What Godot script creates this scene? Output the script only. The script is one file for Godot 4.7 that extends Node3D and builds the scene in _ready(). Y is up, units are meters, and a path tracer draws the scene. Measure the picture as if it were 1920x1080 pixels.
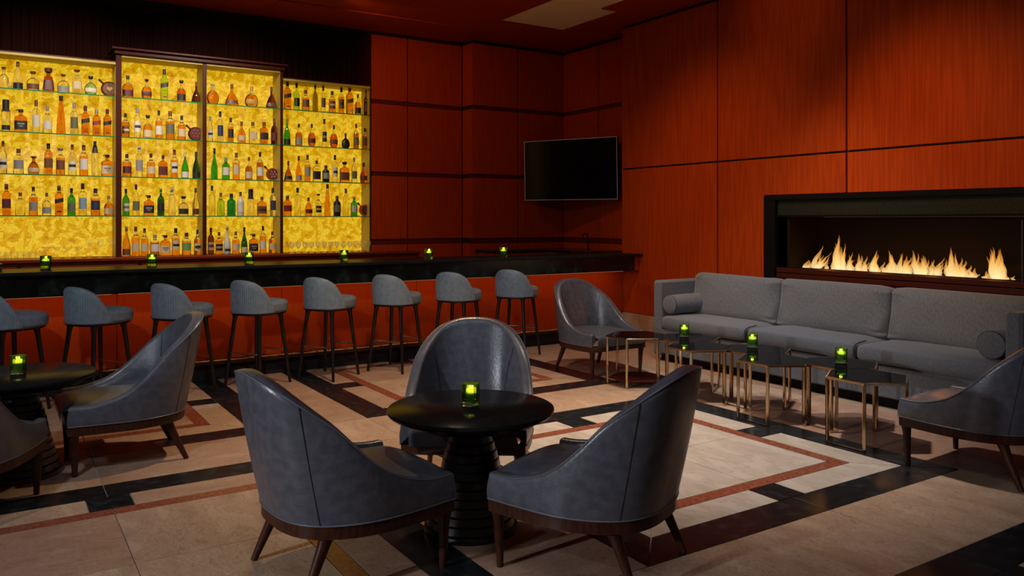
extends Node3D
# World: x along the bar wall to the right, y up, z = -n where n runs away from the viewer along the fireplace wall.

const EYE := Vector3(0, 1.5, 0)
const FOCAL := 1507.0      # pixels, for the 1920 x 1080 frame
const HORIZON := 412.0
const BAR_N := 9.8         # face of the wall behind the bar
const FIRE_X := 6.75       # face of the fireplace wall
const CEIL := 3.97

var M := {}
var used := {}

# ------------------------------------------------------------------ shapes
class Sh:
	var v := PackedVector3Array()
	var uv := PackedVector2Array()
	var sg := PackedInt32Array()
	var mark := 0

	func tri(a: Vector3, b: Vector3, c: Vector3, g := -1, ua := Vector2.ZERO, ub := Vector2.ZERO, uc := Vector2.ZERO) -> void:
		v.push_back(a); v.push_back(b); v.push_back(c)
		uv.push_back(ua); uv.push_back(ub); uv.push_back(uc)
		sg.push_back(g)

	func quad(a: Vector3, b: Vector3, c: Vector3, d: Vector3, g := -1, u0 := Vector2.ZERO, u1 := Vector2.ONE) -> void:
		tri(a, b, c, g, u0, Vector2(u1.x, u0.y), u1)
		tri(a, c, d, g, u0, u1, Vector2(u0.x, u1.y))

	func begin() -> void:
		mark = v.size()

	# turns the piece added since begin() so that its faces look outwards (clockwise)
	func outward() -> void:
		var vol := 0.0
		var mid := Vector3.ZERO
		for i in range(mark, v.size()):
			mid += v[i]
		mid /= maxf(1.0, v.size() - mark)
		for i in range(mark, v.size(), 3):
			vol += (v[i] - mid).dot((v[i + 1] - mid).cross(v[i + 2] - mid))
		if vol > 0.0:
			flip()

	func flip() -> void:
		for i in range(mark, v.size(), 3):
			var t := v[i + 1]; v[i + 1] = v[i + 2]; v[i + 2] = t
			var s := uv[i + 1]; uv[i + 1] = uv[i + 2]; uv[i + 2] = s

	# rows of points; wrap joins the last column to the first
	func grid(rows: Array, wrap := false, g := 0, groups: Array = []) -> void:
		for i in rows.size() - 1:
			var p: PackedVector3Array = rows[i]
			var q: PackedVector3Array = rows[i + 1]
			var n := p.size()
			var gg: int = groups[i] if groups.size() > i else g
			for j in (n if wrap else n - 1):
				var k := (j + 1) % n
				var u0 := Vector2(float(j) / (n - 1), float(i) / (rows.size() - 1))
				var u1 := Vector2(float(j + 1) / (n - 1), float(i + 1) / (rows.size() - 1))
				quad(p[j], p[k], q[k], q[j], gg, u0, u1)

	func fan(p: PackedVector3Array, g := -1) -> void:
		var c := Vector3.ZERO
		for a in p:
			c += a
		c /= p.size()
		for j in p.size():
			tri(c, p[j], p[(j + 1) % p.size()], g)

	func lathe(prof: Array, n := 20, at := Vector3.ZERO, sx := 1.0, sz := 1.0, pw := 2.0) -> void:
		begin()
		var rows := []
		var groups := []
		var g := 1
		for i in prof.size():
			var row := PackedVector3Array()
			for j in n:
				var a := TAU * j / n
				var c := cos(a)
				var s := sin(a)
				var k := 1.0 if pw == 2.0 else pow(pow(absf(c), pw) + pow(absf(s), pw), -1.0 / pw)
				row.push_back(at + Vector3(prof[i].x * sx * c * k, prof[i].y, prof[i].x * sz * s * k))
			rows.push_back(row)
			if i > 0:
				if i > 1:
					var d1: Vector2 = (prof[i - 1] - prof[i - 2]).normalized()
					var d2: Vector2 = (prof[i] - prof[i - 1]).normalized()
					if d1.dot(d2) < 0.72:
						g += 1
				groups.push_back(g)
		grid(rows, true, 0, groups)
		outward()

	func box(c: Vector3, s: Vector3, b := 0.0, turn := Basis.IDENTITY) -> void:
		begin()
		var h := s / 2.0
		b = minf(b, minf(h.x, minf(h.y, h.z)) * 0.8)
		if b <= 0.0:
			var p := []
			for i in 8:
				p.push_back(c + turn * Vector3(h.x * (1 if i & 1 else -1), h.y * (1 if i & 2 else -1), h.z * (1 if i & 4 else -1)))
			for f in [[0, 1, 3, 2], [4, 6, 7, 5], [0, 4, 5, 1], [2, 3, 7, 6], [0, 2, 6, 4], [1, 5, 7, 3]]:
				quad(p[f[0]], p[f[1]], p[f[2]], p[f[3]])
		else:
			var q := {}
			for i in 8:
				var d := Vector3(1 if i & 1 else -1, 1 if i & 2 else -1, 1 if i & 4 else -1)
				for ax in 3:
					var e := h - Vector3(b, b, b)
					e[ax] = h[ax]
					q[i * 3 + ax] = c + turn * (e * d)
			for f in [[0, 1, 3, 2, 2], [4, 6, 7, 5, 2], [0, 4, 5, 1, 1], [2, 3, 7, 6, 1], [0, 2, 6, 4, 0], [1, 5, 7, 3, 0]]:
				var ax: int = f[4]
				quad(q[f[0] * 3 + ax], q[f[1] * 3 + ax], q[f[2] * 3 + ax], q[f[3] * 3 + ax])
			for e in [[0, 1, 1, 2], [2, 3, 1, 2], [4, 5, 1, 2], [6, 7, 1, 2], [0, 2, 0, 2], [1, 3, 0, 2], [4, 6, 0, 2], [5, 7, 0, 2], [0, 4, 0, 1], [1, 5, 0, 1], [2, 6, 0, 1], [3, 7, 0, 1]]:
				var a: Vector3 = q[e[0] * 3 + e[2]]
				var bb: Vector3 = q[e[1] * 3 + e[2]]
				var cc: Vector3 = q[e[1] * 3 + e[3]]
				var dd: Vector3 = q[e[0] * 3 + e[3]]
				var m := (a + bb + cc + dd) / 4.0 - c
				if m.dot((bb - a).cross(cc - a)) > 0.0:
					quad(a, dd, cc, bb)
				else:
					quad(a, bb, cc, dd)
			for i in 8:
				var a: Vector3 = q[i * 3]
				var bb: Vector3 = q[i * 3 + 1]
				var cc: Vector3 = q[i * 3 + 2]
				if ((a + bb + cc) / 3.0 - c).dot((bb - a).cross(cc - a)) > 0.0:
					tri(a, cc, bb)
				else:
					tri(a, bb, cc)
			# faces: fix each by itself
			for i in range(mark, v.size(), 3):
				var m := (v[i] + v[i + 1] + v[i + 2]) / 3.0 - c
				if m.dot((v[i + 1] - v[i]).cross(v[i + 2] - v[i])) > 0.0:
					var t := v[i + 1]; v[i + 1] = v[i + 2]; v[i + 2] = t
			return
		outward()

	func tube(path: PackedVector3Array, r: Variant, n := 8, closed := false, squash := 1.0) -> void:
		begin()
		var rows := []
		var m := path.size()
		var up := Vector3.UP
		for i in m:
			var a := path[(i - 1 + m) % m] if closed or i > 0 else path[i]
			var b := path[(i + 1) % m] if closed or i < m - 1 else path[i]
			var t := (b - a).normalized()
			if absf(t.dot(up)) > 0.98:
				up = Vector3.RIGHT if absf(t.x) < 0.9 else Vector3.FORWARD
			var s := t.cross(up).normalized()
			var w := s.cross(t)
			up = w
			var rad: float = r if r is float else r[i]
			var row := PackedVector3Array()
			for j in n:
				var an := TAU * j / n
				row.push_back(path[i] + (s * cos(an) + w * sin(an) * squash) * rad)
			rows.push_back(row)
		if closed:
			rows.push_back(rows[0])
		grid(rows, true, 1)
		if not closed:
			fan(rows[0], 2)
			var last: PackedVector3Array = rows[m - 1].duplicate()
			last.reverse()
			fan(last, 3)
		outward()

	# outline in x/z pulled up from y0 to y1 with a chamfer at the top and bottom
	func prism(poly: PackedVector2Array, y0: float, y1: float, ch := 0.0) -> void:
		begin()
		var mid := Vector2.ZERO
		for p in poly:
			mid += p
		mid /= poly.size()
		var rows := []
		for lv in ([[y0, ch], [y0 + ch, 0.0], [y1 - ch, 0.0], [y1, ch]] if ch > 0.0 else [[y0, 0.0], [y1, 0.0]]):
			var row := PackedVector3Array()
			for p in poly:
				var q: Vector2 = p + (mid - p).normalized() * lv[1] * 1.2
				row.push_back(Vector3(q.x, lv[0], q.y))
			rows.push_back(row)
		grid(rows, true, -1)
		fan(rows[rows.size() - 1])
		var low: PackedVector3Array = rows[0].duplicate()
		low.reverse()
		fan(low)
		outward()

	# soft rounded block (superellipsoid)
	func pillow(c: Vector3, s: Vector3, e1 := 0.4, e2 := 0.25, turn := Basis.IDENTITY, nu := 40, nv := 20) -> void:
		begin()
		var rows := []
		for i in nv + 1:
			var a := -PI / 2 + PI * i / nv
			a = signf(a) * (PI / 2) * pow(absf(a) / (PI / 2), 0.9)
			var ca := pow(maxf(cos(a), 0.0), e1)
			var sa := signf(sin(a)) * pow(absf(sin(a)), e1)
			var row := PackedVector3Array()
			for j in nu:
				var b := TAU * j / nu
				var cb := signf(cos(b)) * pow(absf(cos(b)), e2)
				var sb := signf(sin(b)) * pow(absf(sin(b)), e2)
				row.push_back(c + turn * Vector3(s.x / 2 * ca * cb, s.y / 2 * sa, s.z / 2 * ca * sb))
			rows.push_back(row)
		grid(rows, true, 1)
		outward()

	func mesh() -> ArrayMesh:
		var st := SurfaceTool.new()
		st.begin(Mesh.PRIMITIVE_TRIANGLES)
		for i in sg.size():
			st.set_smooth_group(sg[i])
			for k in 3:
				st.set_uv(uv[i * 3 + k])
				st.add_vertex(v[i * 3 + k])
		st.generate_normals()
		return st.commit()


# ------------------------------------------------------------------ naming
func numbered(called: String) -> String:
	var n: int = used.get(called, 0)
	used[called] = n + 1
	return called if n == 0 else "%s_%03d" % [called, n]

func thing(called: String, label: String, category: String, at := Vector3.ZERO, turn := 0.0, group := "") -> Node3D:
	var o := Node3D.new()
	o.name = numbered(called)
	add_child(o)
	o.position = at
	o.rotation.y = turn
	tag(o, label, category, group)
	return o

func tag(o: Node, label: String, category: String, group := "") -> void:
	o.set_meta("label", label)
	o.set_meta("category", category)
	if group:
		o.set_meta("group", group)

func put(called: String, what: Variant, mat: Material, parent: Node = self, at := Vector3.ZERO) -> MeshInstance3D:
	var o := MeshInstance3D.new()
	var own := {}
	var n := called
	if parent == self:
		n = numbered(called)
	else:
		own = parent.get_meta("own_names") if parent.has_meta("own_names") else {}
		var k: int = own.get(called, 0)
		own[called] = k + 1
		parent.set_meta("own_names", own)
		n = called if k == 0 else "%s_%03d" % [called, k]
	o.name = n
	o.mesh = what.mesh() if what is Sh else what
	o.material_override = mat
	parent.add_child(o, true)
	o.position = at
	return o

func shell(called: String) -> Node3D:
	var o := Node3D.new()
	o.name = called
	o.set_meta("kind", "structure")
	add_child(o)
	return o

func copy(src: Node3D, called: String, at: Vector3, turn: float, label: String) -> Node3D:
	var r: Node3D = src.duplicate()
	r.name = numbered(called)
	add_child(r)
	r.position = at
	r.rotation.y = turn
	r.set_meta("label", label)
	return r

func W(x: float, y: float, n: float) -> Vector3:
	return Vector3(x, y, -n)

func facing(x: float, n: float) -> float:      # turn that brings local +z to (x, n)
	return atan2(x, -n)

# a box between two corners given as x, y, n
func span(a: Vector3, b: Vector3, bevel := 0.0) -> Sh:
	var s := Sh.new()
	var p := W(a.x, a.y, a.z)
	var q := W(b.x, b.y, b.z)
	s.box((p + q) / 2.0, (q - p).abs(), bevel)
	return s

# where the ray through a pixel of the 1920 x 1080 frame meets the upright plane n
var side := Vector2(0, 0)
func on_n(px: float, py: float, n: float) -> Vector3:
	var r := (px - 960.0) / FOCAL
	var u := (HORIZON - py) / FOCAL
	var t := n / (-r * side.x + side.y)
	return W(t * (r * side.y + side.x), EYE.y + u * t, n)

# ------------------------------------------------------------------ materials
func lin(r: float, g: float, b: float, a := 1.0) -> Color:
	var c := Color(r, g, b).linear_to_srgb()
	c.a = a
	return c

func noise(kind: int, freq: float, seed_: int, octaves := 4, warp := 0.0) -> FastNoiseLite:
	var f := FastNoiseLite.new()
	f.noise_type = kind
	f.frequency = freq
	f.seed = seed_
	f.fractal_octaves = octaves
	if warp > 0.0:
		f.domain_warp_enabled = true
		f.domain_warp_amplitude = warp
		f.domain_warp_frequency = freq * 0.7
		f.domain_warp_fractal_octaves = 3
	return f

func tex(f: FastNoiseLite, stops: Array, size := 512) -> NoiseTexture2D:
	var t := NoiseTexture2D.new()
	t.width = size
	t.height = size
	t.seamless = true
	t.noise = f
	var g := Gradient.new()
	var off := PackedFloat32Array()
	var col := PackedColorArray()
	for s in stops:
		off.push_back(s[0])
		col.push_back(s[1])
	g.offsets = off
	g.colors = col
	t.color_ramp = g
	return t

func solid(c: Color, rough := 0.6, metal := 0.0, spec := 0.5) -> StandardMaterial3D:
	var m := StandardMaterial3D.new()
	m.albedo_color = c
	m.roughness = rough
	m.metallic = metal
	m.metallic_specular = spec
	return m

func grained(t: Texture2D, scale: Vector3, rough: float, world := true, spec := 0.5) -> StandardMaterial3D:
	var m := solid(Color.WHITE, rough, 0.0, spec)
	m.albedo_texture = t
	m.uv1_triplanar = true
	m.uv1_world_triplanar = world
	m.uv1_scale = scale
	m.uv1_triplanar_sharpness = 8.0
	return m

func bumpy(m: StandardMaterial3D, t: Texture2D, cm: float) -> StandardMaterial3D:
	m.heightmap_enabled = true
	m.heightmap_texture = t
	m.heightmap_scale = cm
	return m

func glass(c: Color, clear := 0.97, rough := 0.02) -> StandardMaterial3D:
	var m := solid(c, rough)
	m.albedo_color.a = 1.0 - clear
	m.refraction_enabled = true
	m.refraction_scale = 0.05
	return m

func glow(c: Color, energy: float) -> StandardMaterial3D:
	var m := solid(Color.BLACK, 0.9)
	m.emission_enabled = true
	m.emission = c
	m.emission_energy_multiplier = energy
	return m

func materials() -> void:
	var S := FastNoiseLite.TYPE_SIMPLEX_SMOOTH
	var C := FastNoiseLite.TYPE_CELLULAR
	var grain := tex(noise(S, 0.06, 3, 5), [[0.0, lin(0.24, 0.020, 0.0018)], [0.45, lin(0.30, 0.026, 0.0022)], [0.62, lin(0.34, 0.032, 0.0028)], [1.0, lin(0.27, 0.023, 0.002)]])
	var grain2 := tex(noise(S, 0.05, 8, 5), [[0.0, lin(0.26, 0.022, 0.0018)], [0.5, lin(0.31, 0.028, 0.0022)], [0.7, lin(0.36, 0.035, 0.003)], [1.0, lin(0.29, 0.025, 0.002)]])
	M.wood = grained(grain, Vector3(1.1, 0.06, 1.1), 0.55, true, 0.2)
	M.wood_b = grained(grain2, Vector3(1.3, 0.05, 1.3), 0.55, true, 0.2)
	M.wood_b.uv1_offset = Vector3(0.37, 0.2, 0.61)
	M.lit_wood = grained(tex(noise(S, 0.06, 23, 5), [[0.0, lin(0.25, 0.026, 0.0022)], [0.45, lin(0.31, 0.034, 0.0028)], [0.62, lin(0.36, 0.042, 0.0034)], [1.0, lin(0.28, 0.030, 0.0025)]]), Vector3(0.9, 0.05, 0.9), 0.55, true, 0.2)  # the red wood turned more orange, as on the brighter lit fireplace wall
	M.lit_wood_b = grained(tex(noise(S, 0.05, 28, 5), [[0.0, lin(0.27, 0.028, 0.0022)], [0.5, lin(0.33, 0.037, 0.003)], [0.7, lin(0.39, 0.047, 0.004)], [1.0, lin(0.30, 0.033, 0.0026)]]), Vector3(1.2, 0.04, 1.2), 0.55, true, 0.2)
	M.wood_flat = grained(grain, Vector3(0.08, 1.0, 1.0), 0.55, true, 0.2)
	M.bar_wood = grained(tex(noise(S, 0.05, 21, 5), [[0.0, lin(0.38, 0.040, 0.004)], [0.5, lin(0.46, 0.052, 0.005)], [1.0, lin(0.42, 0.045, 0.0045)]]), Vector3(1.3, 0.08, 1.3), 0.55, true, 0.2)
	M.bay_wood = solid(lin(0.42, 0.30, 0.05), 0.5)
	M.dark_wood = solid(lin(0.045, 0.006, 0.002), 0.45, 0.0, 0.3)
	M.rail_wood = solid(lin(0.085, 0.009, 0.002), 0.5, 0.0, 0.25)
	M.reveal = solid(lin(0.010, 0.003, 0.002), 0.8)
	M.bar_slab = grained(tex(noise(S, 0.02, 31, 4), [[0.0, lin(0.014, 0.015, 0.014)], [1.0, lin(0.028, 0.029, 0.027)]]), Vector3(0.6, 1, 1.2), 0.34, true, 0.12)
	M.back_wood = solid(lin(0.13, 0.014, 0.003), 0.5, 0.0, 0.25)
	M.granite = grained(tex(noise(S, 0.012, 5, 6, 40.0), [[0.0, lin(0.003, 0.004, 0.004)], [0.55, lin(0.006, 0.009, 0.008)], [0.78, lin(0.012, 0.022, 0.016)], [0.86, lin(0.022, 0.032, 0.025)], [1.0, lin(0.01, 0.016, 0.013)]]), Vector3(0.8, 0.8, 0.8), 0.16)
	M.black_stone = grained(tex(noise(S, 0.02, 15, 6, 30.0), [[0.0, lin(0.007, 0.008, 0.009)], [0.6, lin(0.013, 0.015, 0.016)], [0.85, lin(0.03, 0.033, 0.034)], [1.0, lin(0.014, 0.016, 0.018)]]), Vector3(0.9, 0.9, 0.9), 0.24, true, 0.32)
	M.red_stone = grained(tex(noise(S, 0.05, 17, 6, 25.0), [[0.0, lin(0.17, 0.045, 0.022)], [0.5, lin(0.27, 0.08, 0.042)], [1.0, lin(0.36, 0.13, 0.075)]]), Vector3(1.2, 1.2, 1.2), 0.25)
	for k in 4:
		var base: float = [1.0, 0.9, 1.08, 0.96][k]
		var pink: float = [1.0, 0.95, 1.02, 0.9][k]
		var t := tex(noise(S, 0.006, 40 + k * 7, 6, 90.0), [
			[0.0, lin(0.34 * base, 0.215 * base * pink, 0.14 * base * pink)], [0.40, lin(0.46 * base, 0.315 * base * pink, 0.215 * base * pink)], [0.475, lin(0.47 * base, 0.325 * base * pink, 0.225 * base * pink)],
			[0.495, lin(0.33 * base, 0.20 * base * pink, 0.13 * base * pink)], [0.515, lin(0.46 * base, 0.315 * base * pink, 0.22 * base * pink)], [0.60, lin(0.48 * base, 0.335 * base * pink, 0.235 * base * pink)], [0.63, lin(0.40 * base, 0.26 * base * pink, 0.175 * base * pink)], [0.67, lin(0.49 * base, 0.345 * base * pink, 0.245 * base * pink)], [1.0, lin(0.54 * base, 0.40 * base * pink, 0.29 * base * pink)]], 1024)
		var m := grained(t, Vector3(0.35, 0.35, 0.8) if k % 2 else Vector3(0.8, 0.35, 0.35), 0.36, true, 0.24)
		m.uv1_offset = Vector3(0.23 * k, 0, 0.41 * k)
		m.detail_enabled = true
		m.detail_blend_mode = BaseMaterial3D.BLEND_MODE_MUL
		m.detail_albedo = speck
		m.detail_uv_layer = BaseMaterial3D.DETAIL_UV_1
		M["marble_%d" % k] = m
	M.marble_lit = grained(tex(noise(S, 0.006, 47, 6, 90.0), [[0.0, lin(0.40, 0.33, 0.27)], [0.45, lin(0.50, 0.43, 0.36)], [0.52, lin(0.42, 0.34, 0.28)], [0.6, lin(0.52, 0.45, 0.38)], [1.0, lin(0.56, 0.49, 0.42)]], 1024), Vector3(0.8, 0.35, 0.35), 0.34, true, 0.26)  # paler marble copy: pool of white light on one floor panel, in its colour
	M.grout = solid(lin(0.55, 0.5, 0.43), 0.7)
	M.cream = solid(lin(0.80, 0.66, 0.42), 0.8)
	M.plinth_stone = M.marble_1
	var hide := tex(noise(S, 0.022, 61, 7, 25.0), [[0.0, lin(0.060, 0.062, 0.078)], [0.5, lin(0.080, 0.083, 0.103)], [0.75, lin(0.098, 0.101, 0.122)], [1.0, lin(0.070, 0.073, 0.091)]])
	var pores := tex(noise(C, 0.09, 62, 2), [[0.0, Color.BLACK], [1.0, Color.WHITE]])
	M.leather = bumpy(grained(hide, Vector3(1.4, 1.4, 1.4), 0.40, false), pores, 0.06)
	M.leather.roughness = 0.33
	M.leather.metallic_specular = 0.55
	var hide2 := tex(noise(S, 0.015, 71, 6, 20.0), [[0.0, lin(0.15, 0.195, 0.235)], [0.5, lin(0.21, 0.265, 0.31)], [1.0, lin(0.27, 0.33, 0.375)]])
	M.stool_leather = grained(hide2, Vector3(2, 2, 2), 0.45, false)
	M.stitch = solid(lin(0.012, 0.013, 0.02), 0.5)
	M.welt = solid(lin(0.12, 0.125, 0.155), 0.35)
	M.walnut = grained(tex(noise(S, 0.03, 81, 5), [[0.0, lin(0.028, 0.008, 0.004)], [0.5, lin(0.050, 0.015, 0.007)], [1.0, lin(0.074, 0.024, 0.011)]]), Vector3(3, 0.6, 3), 0.36, false, 0.35)
	M.ebony = grained(tex(noise(S, 0.03, 83, 5), [[0.0, lin(0.006, 0.004, 0.004)], [1.0, lin(0.016, 0.011, 0.010)]]), Vector3(3, 0.4, 3), 0.3, false)
	M.black_lacquer = grained(tex(noise(S, 0.02, 85, 5), [[0.0, lin(0.007, 0.008, 0.008)], [1.0, lin(0.016, 0.017, 0.017)]]), Vector3(4, 1, 1), 0.22, false, 0.14)
	M.black_gloss = solid(lin(0.008, 0.008, 0.009), 0.3, 0.0, 0.65)
	M.velvet = grained(tex(noise(S, 0.05, 91, 6), [[0.0, lin(0.082, 0.088, 0.100)], [0.5, lin(0.116, 0.123, 0.136)], [1.0, lin(0.155, 0.161, 0.173)]]), Vector3(2.4, 1.0, 2.4), 0.85)
	M.velvet.rim_enabled = true
	M.velvet.rim = 0.5
	M.velvet.rim_tint = 0.6
	M.velvet_seam = solid(lin(0.03, 0.029, 0.03), 0.9)
	M.gold = solid(lin(0.55, 0.40, 0.24), 0.16, 1.0)
	M.chrome = solid(lin(0.62, 0.60, 0.58), 0.18, 1.0)
	M.black_glass = solid(lin(0.003, 0.003, 0.004), 0.04, 0.0, 0.08)
	M.black_metal = solid(lin(0.004, 0.003, 0.003), 0.4, 0.0, 0.25)
	M.fire_brick = solid(lin(0.010, 0.006, 0.003), 0.6, 0.0, 0.2)
	M.hood = grained(tex(noise(S, 0.08, 95, 5), [[0.0, lin(0.008, 0.008, 0.005)], [1.0, lin(0.022, 0.022, 0.014)]]), Vector3(1, 1, 1), 0.5, true, 0.25)
	M.steel_edge = solid(lin(0.3, 0.3, 0.28), 0.3, 1.0)
	M.screen = solid(lin(0.002, 0.002, 0.0022), 0.12)
	M.bezel = solid(lin(0.5, 0.45, 0.43), 0.4, 0.2)
	M.curtain = solid(lin(0.016, 0.003, 0.0015), 0.85, 0.0, 0.2)
	M.green_glass = glass(lin(0.30, 0.70, 0.16), 0.96, 0.03)
	M.clear_glass = glass(lin(0.93, 0.96, 0.92), 0.98, 0.01)
	M.shelf_glass = solid(lin(0.25, 0.7, 0.35, 0.07), 0.02)
	M.shelf_glass.transparency = BaseMaterial3D.TRANSPARENCY_ALPHA
	M.shelf_edge = solid(lin(0.008, 0.17, 0.05), 0.2)
	M.thin_glass = solid(lin(0.9, 0.95, 0.9, 0.012), 0.03)
	M.thin_glass.transparency = BaseMaterial3D.TRANSPARENCY_ALPHA
	M.wax = solid(lin(0.50, 0.46, 0.24), 0.6)
	M.wax.subsurf_scatter_enabled = true
	M.wax.subsurf_scatter_strength = 0.4
	M.candle_flame = glow(Color(1.0, 0.82, 0.48), 3.0)
	M.lens = glow(Color(1.0, 0.85, 0.65), 3.0)
	M.led = glow(Color(1.0, 0.74, 0.5), 0.6)
	M.onyx = solid(lin(0.16, 0.11, 0.02), 0.45, 0.0, 0.3)
	M.onyx.emission_enabled = true
	var cloud := noise(S, 0.013, 101, 8, 80.0)
	cloud.fractal_gain = 0.62
	M.onyx.emission_texture = tex(cloud, [[0.0, Color8(160, 88, 6)], [0.25, Color8(198, 138, 4)], [0.40, Color8(222, 174, 8)], [0.47, Color8(190, 122, 4)], [0.53, Color8(232, 190, 22)], [0.62, Color8(244, 208, 72)], [0.70, Color8(214, 166, 6)], [0.80, Color8(236, 196, 40)], [1.0, Color8(196, 124, 10)]], 1024)
	M.onyx.emission_energy_multiplier = 0.90
	var flame_tex := GradientTexture2D.new()
	var fg := Gradient.new()
	fg.offsets = PackedFloat32Array([0.0, 0.35, 0.75, 1.0])
	fg.colors = PackedColorArray([Color(1.0, 0.90, 0.70), Color(1.0, 0.80, 0.50), Color(0.95, 0.66, 0.30), Color(0.7, 0.42, 0.14)])
	flame_tex.gradient = fg
	flame_tex.fill_from = Vector2(0, 0)
	flame_tex.fill_to = Vector2(0, 1)
	flame_tex.width = 8
	flame_tex.height = 64
	M.fire = solid(Color(0, 0, 0, 0.26), 0.9, 0.0, 0.0)
	M.fire.transparency = BaseMaterial3D.TRANSPARENCY_ALPHA
	M.fire.emission_enabled = true
	M.fire.emission_texture = flame_tex
	M.fire.emission_energy_multiplier = 1.25
	M.ember = solid(lin(0.02, 0.012, 0.008), 0.7)

var speck: NoiseTexture2D

# ------------------------------------------------------------------ curves
func spline(c: Array, per := 6) -> Array:      # Catmull-Rom through numbers or vectors
	var out := []
	var n := c.size()
	for i in n - 1:
		var p0 = c[maxi(i - 1, 0)]
		var p1 = c[i]
		var p2 = c[i + 1]
		var p3 = c[mini(i + 2, n - 1)]
		for k in per:
			var t := float(k) / per
			out.push_back((p1 * 2.0 + (p2 - p0) * t + (p0 * 2.0 - p1 * 5.0 + p2 * 4.0 - p3) * t * t + (p1 * 3.0 - p0 - p2 * 3.0 + p3) * t * t * t) * 0.5)
	out.push_back(c[n - 1])
	return out

func mirrored(c: Array) -> Array:
	var out := []
	for i in range(c.size() - 1, 0, -1):
		out.push_back(Vector3(-c[i].x, c[i].y, c[i].z))
	return out + c

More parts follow.
